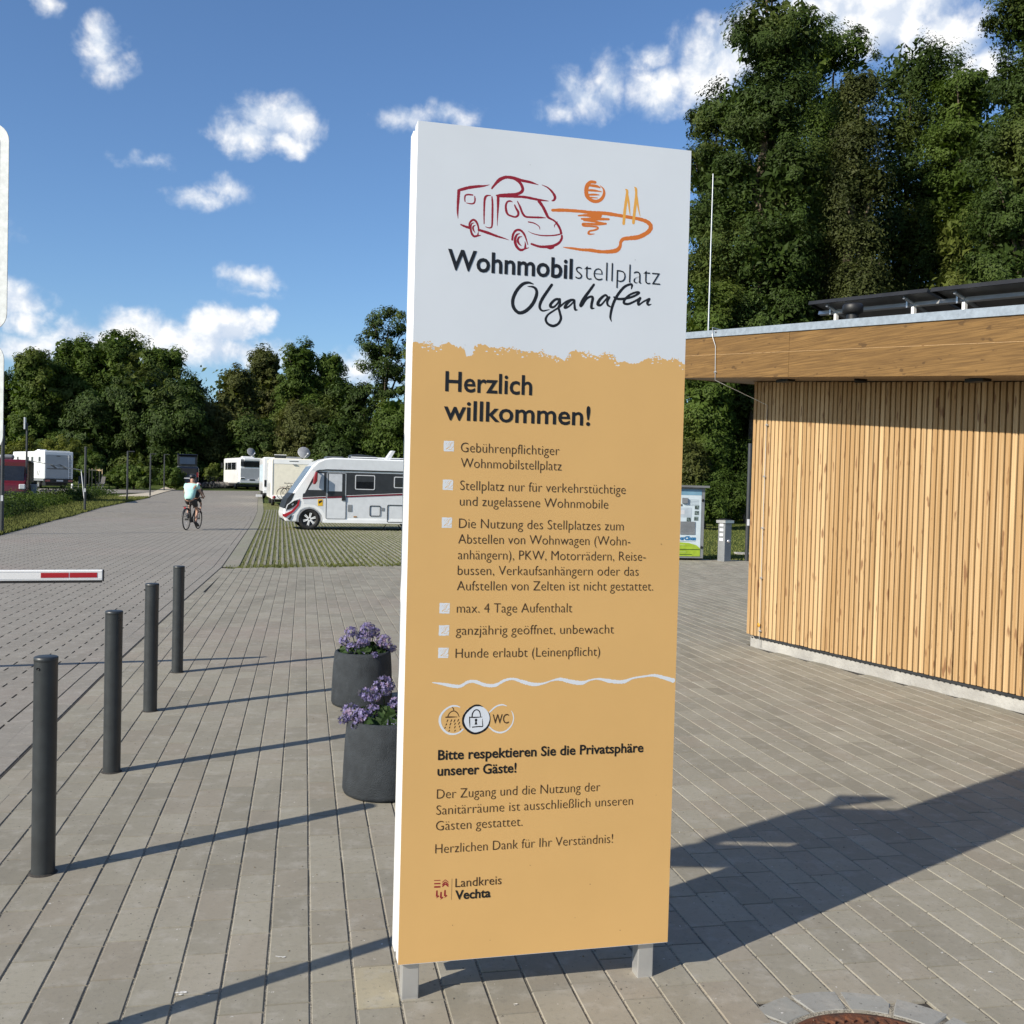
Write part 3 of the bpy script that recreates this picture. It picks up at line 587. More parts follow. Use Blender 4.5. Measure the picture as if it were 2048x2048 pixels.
for a in (('Gebührenpflichtiger', ZB, 250, 942, 718, 738), ('Wohnmobilstellplatz', ZB, 250, 958, 826, 846), ('Stellplatz nur für verkehrstüchtige', ZB, 245, 1407, 988, 1007), ('und zugelassene Wohnmobile', ZB, 243, 1285, 1096, 1112),
          ('Die Nutzung des Stellplatzes zum', ZB, 237, 1393, 1252, 1266), ('Abstellen von Wohnwagen (Wohn-', ZB, 232, 1440, 1361, 1372), ('anhängern), PKW, Motorrädern, Reise-', ZB, 230, 1548, 1471, 1480),
          ('bussen, Verkaufsanhängern oder das', ZB, 228, 1498, 1580, 1585), ('Aufstellen von Zelten ist nicht gestattet.', ZB, 223, 1600, 1688, 1690), ('max. 4 Tage Aufenthalt', ZB, 222, 1032, 1845, 1843),
          ('ganzjährig geöffnet, unbewacht', ZC, 215, 1325, 419, 412), ('Hunde erlaubt (Leinenpflicht)', ZC, 213, 1227, 578, 571), ('Der Zugang und die Nutzung der', ZC, 82, 1228, 1568, 1520), ('Sanitärräume ist ausschließlich unseren', ZC, 78, 1458, 1682, 1616),
          ('Gästen gestattet.', ZC, 75, 683, 1794, 1762), ('Herzlichen Dank für Ihr Verständnis!', ZD, 357, 1412, 319, 252)):
    line(*a, C1, TH, BROWN)
line('Bitte respektieren Sie die Privatsphäre', ZC, 90, 1532, 1297, 1243, C1, .018, INK); line('unserer Gäste!', ZC, 86, 640, 1408, 1386, C1, .018, INK)
line('Landkreis', ZH, 540, 1528, 472, 408, .0300, -.004, BROWN); line('Vechta', ZH, 535, 1295, 728, 690, .0300, .024, INK)
line('WC', ZI, 1205, 1515, 552, 546, .0325, -.006, BROWN)
# little scratched tick boxes
for Z, x, y in ((ZB, 132, 643), (ZB, 125, 914), (ZB, 118, 1180), (ZB, 102, 1780), (ZC, 98, 355), (ZC, 93, 512)):
    (u0, z1), (u1, z0) = suv(*Z(x, y)), suv(*Z(x+70, y+70)); w = u1-u0; b = MB(); y_ = lay()
    out = []
    for k in range(28):
        s_ = k/28*4; e = int(s_); f_ = s_-e; q = [(f_, 0), (1, f_), (1-f_, 1), (0, 1-f_)][e]; out.append((u0+w*q[0]+nr.uniform(-.0007, .0007), y_, z0+w*q[1]+nr.uniform(-.0007, .0007)))
    b.poly(out); b.build('tick_box', WFILM, sign)
    b = MB(); y_ = lay()
    for (xa, ya, xb, yb, ww) in ((.78, .86, .42, .46, .05), (.60, .88, .30, .50, .04), (.94, .94, .62, .55, .04), (.26, .20, .56, .46, .11), (.46, .20, .97, .14, .06), (.97, .46, .70, .22, .07), (.70, .66, .55, .30, .07), (.3, .8, .2, .62, .04)):
        d = np.array([xb-xa, yb-ya]); d /= np.linalg.norm(d); n_ = np.array([-d[1], d[0]])*ww/2; y_ -= 1e-6
        b.poly([(u0+w*(xa+n_[0]), y_, z0+w*(ya+n_[1])), (u0+w*(xb+n_[0]*.3), y_, z0+w*(yb+n_[1]*.3)), (u0+w*(xb-n_[0]*.3), y_, z0+w*(yb-n_[1]*.3)), (u0+w*(xa-n_[0]), y_, z0+w*(ya-n_[1]))])
    b.build('tick_strokes', ORANGE, sign)
# white wave, pictograms, district emblem
b = MB(); stroke(b, ZC, [(52,755,6),(120,765,16),(200,780,24),(250,780,22),(300,752,20),(350,748,22),(420,772,24),(490,775,22),(560,740,18),(620,730,16),(680,748,24),(760,768,26),(830,762,14),(890,742,10),(950,732,22),(1020,748,28),(1100,758,28),(1160,738,12),(1220,730,14),(1300,745,26),(1390,750,26),(1460,725,14),(1540,712,14),(1610,705,20),(1680,722,28),(1741,740,34)], .18); b.build('wave_line', WFILM, sign)
b = MB(); stroke(b, ZI, [(578,235,16),(500,210,30),(400,222,34),(290,290,36),(205,400,42),(190,520,46),(235,640,42),(330,730,40),(450,755,34),(560,725,30),(640,660,26)], .08); b.build('pictogram_ring', WFILM, sign); b = MB()
stroke(b, ZI, [(1480,210,12),(1390,188,28),(1270,225,30),(1150,330,26)], .10); stroke(b, ZI, [(1572,305,8),(1605,380,22),(1612,470,22),(1570,590,26),(1470,690,28),(1350,725,34),(1230,690,30),(1140,615,22)], .10); b.build('pictogram_ring', WFILM, sign)
b = MB(); c0, c1 = suv(*ZI(890, 470)), suv(*ZI(1160, 470)); r = c1[0]-c0[0]; y_ = lay()
b.poly([(c0[0]+r*.97*math.cos(k*.1309), y_, c0[1]+r*.97*math.sin(k*.1309)) for k in range(48)]); b.build('lock_disc', WFILM, sign)
b = MB(); stroke(b, ZI, [(1020,225,10),(940,200,34),(840,215,38),(720,310,42),(650,420,44),(642,540,44),(700,650,42),(800,725,44),(900,740,40),(1030,690,40),(1120,600,34),(1158,480,18),(1150,380,14),(1125,330,5)], .12)
stroke(b, ZI, [(812,430,26),(820,360,26),(860,300,24),(905,285,22),(950,310,22),(972,370,20),(975,415,16)]); stroke(b, ZI, [(765,430,22),(860,432,24),(1005,424,14)]); stroke(b, ZI, [(765,425,20),(766,520,22),(772,625,10)])
stroke(b, ZI, [(1012,460,8),(1015,540,16),(1015,605,20),(950,608,22),(820,620,22)]); stroke(b, ZI, [(888,480,50),(890,486,52)]); stroke(b, ZI, [(888,490,22),(888,530,34),(888,572,58)], smooth=False, cap=False); b.build('padlock_symbol', INK, sign)
b = MB()
for s_ in ([(425,232,10),(450,262,18),(460,305,10)],[(345,405,18),(380,345,16),(430,312,18),(480,312,18),(530,350,18),(562,420,10)],[(305,428,22),(380,425,26),(525,422,10)]): stroke(b, ZI, s_)
for x, y, l in ((335,497,26),(408,497,26),(470,500,30),(542,490,26),(312,570,20),(392,562,28),(480,558,22),(558,546,28),(288,632,16),(376,628,18),(478,622,22),(570,608,18),(368,690,16),(480,688,14),(584,662,16)):
    stroke(b, ZI, [(x-l*.35, y+l*.7, 14), (x+l*.35, y-l*.7, 18)])
b.build('shower_symbol', BROWN, sign)
b = MB()
for y, w in ((330,16),(400,26),(470,34)): stroke(b, ZH, [(88,y,w),(222,y-4,w)], cap=False, smooth=False)
for y, w in ((345,14),(392,22),(432,28)): stroke(b, ZH, [(262,y+28,w),(328,y-32,w)], cap=False, smooth=False); stroke(b, ZH, [(328,y-32,w),(394,y+26,w)], cap=False, smooth=False)
for x, y in ((148,545),(236,575),(322,535)): stroke(b, ZH, [(x,y,30),(x-6,y+130,38)], cap=False, smooth=False); stroke(b, ZH, [(x-14,y+165,6),(x+40,y+112,36)], cap=False, smooth=False)
b.build('district_emblem', WINE, sign)
b = MB(); stroke(b, ZH, [(470,290,10),(458,745,10)], cap=False, smooth=False); b.build('divider_line', pm('rule_brown', (.30, .17, .07), .5), sign)

# ================================================================== BOLLARDS
def make_bollard():
    t_ = thing('bollard', '', 'bollard', group='anthracite steel bollards in a row')
    r = .049
    b = MB(); b.lathe([(r, -.01), (r, .934)], 40); b.build('post', ANTH, t_)
    b = MB(); b.lathe([(.0001, .9525), (r-.004, .9525), (r+.0008, .949), (r+.0008, .934), (r, .933)], 40); b.build('cap', ANTH, t_)
    b = MB(); b.lathe([(.0001, 0), (.0055, 0), (.0055, -.004)], 12, (-.012, -r-.001, .905), 'Y'); b.build('locking_hole', BLACK, t_)
    b = MB(); b.lathe([(r, .006), (r+.006, .004), (r+.012, -.001), (r+.013, -.012)], 32); b.build('base_collar', DARKJ, t_)
    return t_
def dup(root, loc, rz=0, label=None, sc=None):
    def cp(o, par):
        c = o.copy(); COL.objects.link(c); c.parent = par
        for ch in [k for k in KIDS.get(o.name, [])]: cp(ch, c)
        return c
    KIDS = {}
    for o in bpy.data.objects:
        if o.parent: KIDS.setdefault(o.parent.name, []).append(o)
    r = cp(root, None); r.location = loc; r.rotation_euler = (0, 0, rz)
    if label: r['label'] = label
    if sc: r.scale = sc
    return r
bl = make_bollard()
for i, (x, y, lab) in enumerate(((-2.012, 4.445, 'anthracite steel bollard nearest the camera, left of the welcome sign'), (-2.32, 6.0, 'second bollard from the front, behind the nearest one'), (-2.654, 7.585, 'third bollard of the row, level with the front planter'), (-2.956, 9.125, 'farthest bollard of the row, by the barrier arm'))):
    if i == 0: bl.location = (x, y, 0); bl['label'] = lab
    else: dup(bl, (x, y, 0), [0, 1.2, -.8, 2.4][i], lab)

# ================================================================== PLANTERS WITH HYDRANGEAS
PLANT = pm('planter_charcoal', (.036, .042, .048), .75, var=.12, scale=14, bump=.8, bscale=180, spec=.3)
SOIL = pm('soil', (.03, .02, .012), .95, var=.4, bump=1, bscale=60)
def leafmat(name, a, b_, tr=.35, nscale=.8, c_=None):
    m = bpy.data.materials.new(name); m.use_nodes = True; t = NT(m.node_tree); ntr = m.node_tree
    for n in list(ntr.nodes):
        if n.type == 'BSDF_PRINCIPLED': ntr.nodes.remove(n)
    out = [n for n in ntr.nodes if n.type == 'OUTPUT_MATERIAL'][0]
    geo = t.n('ShaderNodeNewGeometry').outputs['Position']
    r = t.n('ShaderNodeAttribute', attribute_name='rnd').outputs['Fac']
    c = t.mix(r, a, b_)
    c = t.mix(t.ss(t.noise(geo, nscale, 4, .6), .35, .7), tuple(x*.72 for x in a), c) if True else c
    if c_: c = t.mix(t.m('MULTIPLY', t.ss(t.noise(t.vm('ADD', geo, (3, 7, 1)), nscale*.45, 3), .5, .68), .7), c, c_)
    d = t.n('ShaderNodeBsdfPrincipled', {'Base Color': c, 'Roughness': .6, 'Specular IOR Level': .15}); tl = t.n('ShaderNodeBsdfTranslucent', {'Color': t.mix(1.0, c, (1.35, 1.5, .6), 'MULTIPLY')})
    mx = t.n('ShaderNodeMixShader', {0: tr, 1: d.outputs[0], 2: tl.outputs[0]}); ntr.links.new(mx.outputs[0], out.inputs[0]); return m
HLEAF = leafmat('hydrangea_leaf', (.030, .060, .018), (.055, .095, .028), .25, 20)
PETAL = leafmat('hydrangea_petal', (.15, .13, .32), (.42, .38, .60), .3, 60, (.36, .24, .34))
def leaf_quads(C, Nn, size, asp=.55, bend=0):
    n = len(C); Nn = Nn/(np.linalg.norm(Nn, axis=1)[:, None]+1e-9); a = rng.normal(size=(n, 3)); u = np.cross(Nn, a); u /= np.linalg.norm(u, axis=1)[:, None]+1e-9; v = np.cross(Nn, u)
    s = (np.asarray(size)*np.ones(n))[:, None]
    V = np.empty((n, 4, 3)); V[:, 0] = C-u*s*.5; V[:, 1] = C+v*s*asp*.5+Nn*s*.10; V[:, 2] = C+u*s*.5; V[:, 3] = C-v*s*asp*.5+Nn*s*.10
    return V.reshape(-1, 3), np.arange(4*n).reshape(n, 4)
def planter(cx, cy, lab, plab, blooms, seed):
    r0 = .238; t_ = thing('planter', lab, 'planter', (cx, cy, 0), group='round charcoal planters')
    b = MB(); b.lathe([(.05, .0), (r0-.03, 0), (r0-.008, .008), (r0, .03), (r0-.003, .15), (r0-.010, .30), (r0-.018, .400), (r0-.024, .417), (r0-.036, .422), (r0-.048, .418), (r0-.052, .40), (r0-.055, .33)], 56); b.build('pot', PLANT, t_)
    b = MB(); b.lathe([(.0001, .36), (r0-.053, .36)], 32); b.build('soil', SOIL, t_)
    h = thing('hydrangea', plab, 'plant', (cx, cy, .36), group='hydrangeas in the planters')
    g = np.random.default_rng(seed)
    for (x, z, y, r) in blooms:
        r = r*1.18; y = y-.02; n = int(120*(r/.07)**2); d = g.normal(size=(n, 3)); d /= np.linalg.norm(d, axis=1)[:, None]; rad = r*(.82+.22*g.random(n))[:, None]
        Cc = np.array([x, y, z])+d*rad*np.array([1, 1, .85]); nn = d+g.normal(0, .3, (n, 3)); nn /= np.linalg.norm(nn, axis=1)[:, None]
        Vs = []
        a = g.normal(size=(n, 3)); u = np.cross(nn, a); u /= np.linalg.norm(u, axis=1)[:, None]; v = np.cross(nn, u)
        for k in range(4):
            an = k*math.pi/2; p = u*math.cos(an)+v*math.sin(an); q = -u*math.sin(an)+v*math.cos(an); s = .0145
            Vs.append(np.stack([Cc, Cc+p*s*.55+q*s*.42+nn*.002, Cc+p*s*1.05+nn*.0045, Cc+p*s*.55-q*s*.42+nn*.002], 1))
        V = np.concatenate(Vs).reshape(-1, 3); nf = len(V)//4
        o = fast_mesh('bloom', V, np.arange(4*nf).reshape(nf, 4), PETAL, h, g.random(nf))
    n = 230; an = g.uniform(0, 6.28, n); rr = np.sqrt(g.random(n))*.19; zz = g.uniform(.0, .08, n)+(.19-rr)*.30
    Cc = np.c_[rr*np.cos(an), rr*np.sin(an), zz]; nn = np.c_[np.cos(an)*.7, np.sin(an)*.7, .7+0*an]+g.normal(0, .35, (n, 3))
    V, F = leaf_quads(Cc, nn, g.uniform(.05, .095, n), .62); tag(fast_mesh('foliage', V, F, HLEAF, h, g.random(n)), kind='stuff')
    b = MB()
    for (x, z, y, r) in blooms: b.tube([(x*.3, y*.3, 0), (x*.7, y*.7, z*.5), (x, y, z)], [.005, .004, .003], 5)
    b.build('stems', HLEAF, h)
    return t_
K1 = 8.03/FPX/4.2
def bz(px, py, cx0, base, k): return ((px-cx0)*k, (base-py)*k)
bs1 = []
for i, (x, y, r) in enumerate(((460,285,42),(585,280,62),(575,355,45),(400,365,38),(485,402,46),(725,365,56),(788,425,34),(572,450,26),(676,470,36),(640,300,40),(520,330,30))):
    X, Z = bz(x, y, 553, 480, K1); bs1.append((X, Z+.03, [-.02,.05,-.06,.0,-.11,.02,.05,-.14,-.13,.08,.03][i], r*K1))
planter(-1.145, 8.03, 'charcoal round planter farther from the camera, with pale violet hydrangea', 'pale violet hydrangea in the farther planter', bs1, 3)
K2 = 5.76/FPX/4.2; bs2 = []
for i, (x, y, r) in enumerate(((725,790,78),(590,850,55),(665,855,48),(480,985,70),(575,1000,62),(655,965,52),(545,1055,36),(850,930,60),(850,1060,70),(420,1040,30))):
    X, Z = bz(x, y, 764, 1085, K2); bs2.append((X, Z+.03, [.06,.04,-.02,-.04,-.10,-.05,-.13,.02,-.10,-.06][i], r*K2))
planter(-.680, 5.76, 'charcoal round planter nearer the camera, half behind the welcome sign', 'violet hydrangea in the nearer planter', bs2, 4)

# ================================================================== BARRIER
bd = np.array([.938, .347]); tip = np.array([-3.60, 9.04])
br = thing('barrier', 'white barrier arm with two red reflective strips over the block paved road', 'barrier', (tip[0], tip[1], .0), math.atan2(bd[1], bd[0]))
b = MB(); b.box((-2.0, 0, .862), (4.0, .045, .094)); b.build('arm', WHITE, br, bev=.008)
b = MB(); b.box((-2.0, -.001, .807), (3.99, .03, .022)); b.build('rubber_edge', RUBBER, br)
b = MB(); b.box((.004, 0, .859), (.012, .047, .1)); b.build('end_cap', BLACK, br)
for x0 in (-.158, -.388): 
    b = MB(); b.box((x0, -.0235, .864), (.222, .003, .043)); b.build('red_strip', RED, br)
b = MB(); b.box((-2, -.0232, .893), (3.98, .002, .002)); b.box((-2, -.0232, .833), (3.98, .002, .002)); b.build('groove', PALE, br)
b = MB(); b.box((-4.15, .02, .55), (.34, .30, 1.1)); b.build('housing', GREY, br, bev=.02)
b = MB(); b.box((-4.15, .02, 1.12), (.37, .33, .04)); b.build('housing_lid', BLACK, br, bev=.01)
# ================================================================== TRAFFIC SIGN JUST LEFT OF THE FRAME
ts = thing('traffic_sign', 'blue traffic sign with white border on a post, cut by the left edge', 'traffic sign', (-1.759, 2.736, 0))
b = MB(); b.tube([(0, .03, -.02), (0, .03, 2.70)], .036, 20); b.build('post', STEEL, ts)
b = MB(); b.lathe([(.037, 2.68), (.040, 2.68), (.040, 2.695), (.0001, 2.71)], 16, (0, .03, 0)); b.build('post_cap', BLACK, ts)
def rrect(x0, x1, z0, z1, r, n=6):
    out = []
    for cx, cz, a0 in ((x1-r, z1-r, 0), (x0+r, z1-r, 90), (x0+r, z0+r, 180), (x1-r, z0+r, 270)):
        out += [(cx+r*math.cos(R(a0+90*k/n)), cz+r*math.sin(R(a0+90*k/n))) for k in range(n+1)]
    return out
BLUE = film('sign_blue', (.01, .06, .34)); REFL = pm('reflective_white', (.62, .64, .63), .35, var=.06, scale=60)
for z0, z1, inn, xr in ((2.125, 2.670, BLUE, .404), (1.80, 2.094, INK, .398)):
    b = MB(); b.prism(rrect(-.13, xr, z0, z1, .045), -.003, .0, 'XZ'); b.build('plate', REFL, ts)
    b = MB(); b.prism(rrect(-.13+.024, xr-.024, z0+.024, z1-.024, .026), -.0042, -.0032, 'XZ'); b.build('plate_face', inn, ts)
    b = MB(); b.box((0, .012, (z0+z1)/2), (.16, .03, .03)); b.build('clamp', STEEL, ts)
b = MB(); b.prism([(-.03, 2.70), (.05, 2.70), (.20, 2.84), (-.12, 2.84)], .0, .06, 'XZ'); b.build('hat_shadow_caster', STEEL, ts)  # unseen trapezoid added on top of the post to cast the hat-shaped shadow
# ================================================================== TIMBER BUILDING
def wood_mat(name, base, dark, knot, axis, rnd=True):
    m = bpy.data.materials.new(name); m.use_nodes = True; t = NT(m.node_tree); b = m.node_tree.nodes['Principled BSDF']
    tc = t.n('ShaderNodeTexCoord').outputs['Object']; r = t.n('ShaderNodeObjectInfo').outputs['Random']
    off = t.n('ShaderNodeCombineXYZ', {0: t.m('MULTIPLY', r, 37.), 1: t.m('MULTIPLY', r, 91.), 2: t.m('MULTIPLY', r, 53.)}).outputs[0]
    v = t.vm('ADD', tc, off)
    sc = {'Z': (60, 60, 1.6), 'X': (2.2, 60, 75)}[axis]; sk = {'Z': (7, 7, 2.6), 'X': (.9, 9, 14)}[axis]; kk = {'Z': (24, 24, 13), 'X': (9, 9, 20)}[axis]
    g1 = t.noise(t.vm('MULTIPLY', v, sc), 1, 4, .6, .6); g2 = t.noise(t.vm('MULTIPLY', v, sk), 1, 4, .6, .5); kn = t.noise(t.vm('MULTIPLY', v, kk), 1, 2, .4)
    c = t.mix(t.ss(g1, .34, .70), dark, base); c = t.mix(t.m('MULTIPLY', t.ss(g2, .42, .75), .5), c, dark)
    if rnd: c = t.mix(t.m('MULTIPLY', r, .42), c, tuple(x*y for x, y in zip(dark, (1.05, 1.0, .95))))
    r2 = t.m('FRACT', t.m('MULTIPLY', r, 13.7)); c = t.mix(t.m('MULTIPLY', t.ss(r2, .6, 1), .5), c, tuple(min(1, x*1.25) for x in base))
    c = t.mix(t.m('MULTIPLY', t.ss(kn, .64, .72), .75), c, knot)
    m.node_tree.links.new(c, b.inputs['Base Color']); b.inputs['Roughness'].default_value = .62; b.inputs['Specular IOR Level'].default_value = .3
    bp = t.n('ShaderNodeBump', {'Height': g1, 'Strength': .5, 'Distance': .004}); m.node_tree.links.new(bp.outputs[0], b.inputs['Normal']); return m
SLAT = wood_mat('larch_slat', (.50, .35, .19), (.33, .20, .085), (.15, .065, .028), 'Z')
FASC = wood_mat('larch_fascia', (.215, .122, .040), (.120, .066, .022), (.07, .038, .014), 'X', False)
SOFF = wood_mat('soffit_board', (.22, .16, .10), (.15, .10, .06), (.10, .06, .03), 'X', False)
BACK = pm('black_membrane', (.008, .007, .006), .9, var=.2)
RENDR = pm('plinth_render', (.40, .39, .36), .9, var=.25, scale=2.5, bump=.8, bscale=30, spec=.1, col2=(.28, .27, .25))
WL = 7.2; wa = math.atan2(wd[1], wd[0])
bld = thing('timber_building', 'flat roofed service building clad in vertical larch slats', 'building', (wallC[0], wallC[1], 0), wa)
# local frame: x along the long wall (towards the viewer's side), y to the OUTSIDE is -y (left-hand normal points inwards)
# wd=(.418,-.909); +y local = (.909,.418) = inwards, so the outside is -y
ztop = lambda w: 3.50-.077*w
zbot = lambda w: 2.99-.080*w
O_, DEP = .72, 4.5
b = MB(); b.add([(0.01, .03, .10), (WL, .03, .10), (WL, .03, zbot(WL)), (0.01, .03, zbot(0)), (0.01, DEP, .10), (WL, DEP, .10), (WL, DEP, zbot(WL)), (0.01, DEP, zbot(0))],
  [(0, 1, 2, 3), (5, 4, 7, 6), (4, 0, 3, 7), (1, 5, 6, 2)]); b.build('wall_core', BACK, bld)
PIT = .0645
sme = MB(); sme.box((0, 0, .5), (.0475, .026, 1.0)); so_ = sme.build('slat', SLAT, None, bev=0); slme = so_.data; bpy.data.objects.remove(so_)
bm = bmesh.new(); bm.from_mesh(slme); bmesh.ops.bevel(bm, geom=[e for e in bm.edges if abs(e.verts[0].co.z-e.verts[1].co.z) > .5], offset=.0025, segments=1, affect='EDGES'); bm.to_mesh(slme); bm.free()
z0s = .135
for k in range(int(WL/PIT)):
    x = .03+k*PIT; o = new_obj('slat', slme, bld); zt = zbot(x)-.004; o.location = (x+random.uniform(-.0012, .0012), -.012+random.uniform(-.0015, .0015), z0s+random.uniform(-.003, .003)); o.scale = (1+random.uniform(-.04, .03), 1, zt-z0s)
for k in range(12):
    y = .035+k*PIT; o = new_obj('slat', slme, bld); o.location = (-.014, y, z0s); o.rotation_euler = (0, 0, math.pi/2); o.scale = (1, 1, zbot(0)-z0s-.004)
b = MB(); b.box((WL/2+.06, .045, .055), (WL, .11, .13)); b.build('plinth', RENDR, bld, bev=.006)
b = MB(); b.box((WL/2+.07, -.012, .120), (WL-.14, .028, .022)); b.build('vent_strip', DARKBAND, bld)
PT = MB()
for k in range(int(WL/PIT)): PT.box((.10+k*PIT, -.0145, .108), (.022, .020, .010))
tag(PT.build('vent_teeth', BACK, bld), kind='stuff')
# roof: fascia, capping, soffit, deck
XL, XR = -.72, WL
def slab(name, x0, x1, y0, y1, f0, f1, m, bev=0):
    b = MB(); b.add([(x, y, f(x)) for x in (x0, x1) for y in (y0, y1) for f in (f0, f1)], [(0, 1, 3, 2), (4, 6, 7, 5), (0, 4, 5, 1), (2, 3, 7, 6), (0, 2, 6, 4), (1, 5, 7, 3)]); return b.build(name, m, bld, bev=bev)
CAPZ = .072
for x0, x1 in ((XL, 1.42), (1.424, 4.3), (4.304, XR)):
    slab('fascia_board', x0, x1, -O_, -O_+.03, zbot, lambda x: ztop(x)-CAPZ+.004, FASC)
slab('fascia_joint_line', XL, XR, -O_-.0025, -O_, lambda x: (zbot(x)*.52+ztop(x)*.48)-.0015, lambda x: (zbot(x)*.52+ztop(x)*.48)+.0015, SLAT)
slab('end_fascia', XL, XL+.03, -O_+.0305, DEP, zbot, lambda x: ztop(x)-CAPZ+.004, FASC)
CAPM = pm('zinc_capping', (.32, .37, .42), .55, .35, var=.08, scale=18, bump=.15, bscale=90)
slab('metal_capping', XL-.012, XR, -O_-.014, -O_+.20, lambda x: ztop(x)-CAPZ, ztop, CAPM)
slab('metal_capping', XL-.012, XL+.2, -O_+.2005, DEP, lambda x: ztop(x)-CAPZ, ztop, CAPM)
slab('roof_deck', XL+.031, XR, -O_+.031, DEP, lambda x: zbot(x)+.03, lambda x: ztop(x)-CAPZ-.03, pm('roof_felt', (.05, .05, .05), .9))
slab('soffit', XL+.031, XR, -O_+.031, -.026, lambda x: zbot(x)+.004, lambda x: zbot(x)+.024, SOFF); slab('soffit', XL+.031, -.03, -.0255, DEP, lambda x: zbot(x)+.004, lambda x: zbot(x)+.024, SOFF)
b = MB(); b.lathe([(.06, -.03), (.06, .0), (.0001, .0)], 20, (2.0, -.34, zbot(2.0)+.003)); b.build('downlight', BLACK, bld)
for x in (.95, 3.35):
    b = MB(); b.box((x, -.36, zbot(x)-.012), (.18, .10, .03)); b.build('soffit_vent', BLACK, bld)
wl = Matrix.Translation((wallC[0], wallC[1], 0))@Matrix.Rotation(wa, 4, 'Z')
def W3(x, y, z): return tuple(wl@Vector((x, y, z)))
# lightning rod, down conductor
def loc_on(px, py, yl):                        # local x,z on the plane local y = yl
    d = wl.to_3x3().inverted()@Vector(ray(px, py)); o = wl.inverted()@Vector((0, 0, EYE)); k = (yl-o.y)/d.y; p = o+d*k; return p.x, p.z
x, z = loc_on(1416.5, 660, -.25); xt, zt = loc_on(1427.5, 347, -.25)
lr = thing('lightning_rod', 'thin bare metal rod standing on the roof edge', 'lightning rod', W3(x, -.25, ztop(x)-.03), wa)
b = MB(); b.tube([(0, 0, 0), (0, 0, zt-ztop(x)+.03)], [.009, .006], 8); b.build('rod', ALU, lr); b = MB(); b.box((0, 0, .03), (.10, .10, .06)); b.build('foot', CONC, lr)
cd_ = thing('down_conductor', 'thin metal lightning conductor wire running over the fascia and down the slats', 'conductor', W3(0, 0, 0), wa)
q = [(1440, 655, -.6), (1425, 655, -O_-.03), (1424.5, 672, -O_-.035), (1431, 692, -O_-.012), (1430.5, 745, -O_-.012), (1430, 760, -O_-.01), (1534.5, 810, -.05), (1531, 900, -.045), (1526, 1050, -.045), (1521, 1200, -.045), (1518, 1292, -.045)]
pts = []
for a, c, yl in q: x, z = loc_on(a, c, yl); pts.append((x, yl, z))
pts[0] = (pts[0][0], -.55, ztop(pts[0][0])+.015)
b = MB(); b.tube(pts, .0042, 6); b.build('wire', ALU, cd_)
for a, c, yl in ((1430.5, 744, -O_-.012), (1431.5, 663, -O_-.02), (1533.5, 850, -.045), (1528.5, 953, -.045), (1525, 1056, -.045), (1522, 1156, -.045), (1519.5, 1262, -.045)):
    x, z = loc_on(a, c, yl); b = MB(); b.box((x, yl+.012, z), (.034, .03, .02)); b.tube([(x, yl-.012, z), (x, yl+.02, z)], .009, 8); b.build('clamp', SILVER, cd_)
x, z = loc_on(1517, 1250, -.05); b = MB(); b.lathe([(.0001, 0), (.024, 0), (.024, .003)], 16, (x, -.05, z), 'Y'); b.build('marker_disc', pm('amber_tag', (.60, .28, .03), .5), cd_)
# roof vent
x, z = loc_on(1705, 640, -.1)
vt = thing('roof_vent', 'black capped vent pipe on the flat roof in front of the solar panels', 'vent', W3(x, -.1, ztop(x)-.06), wa)
b = MB(); b.lathe([(.058, 0), (.058, .24)], 24); b.build('pipe', BLACK, vt); b = MB(); b.lathe([(.065, .20), (.098, .215), (.098, .285), (.085, .30), (.0001, .302)], 24); b.build('cowl', BLACK, vt)
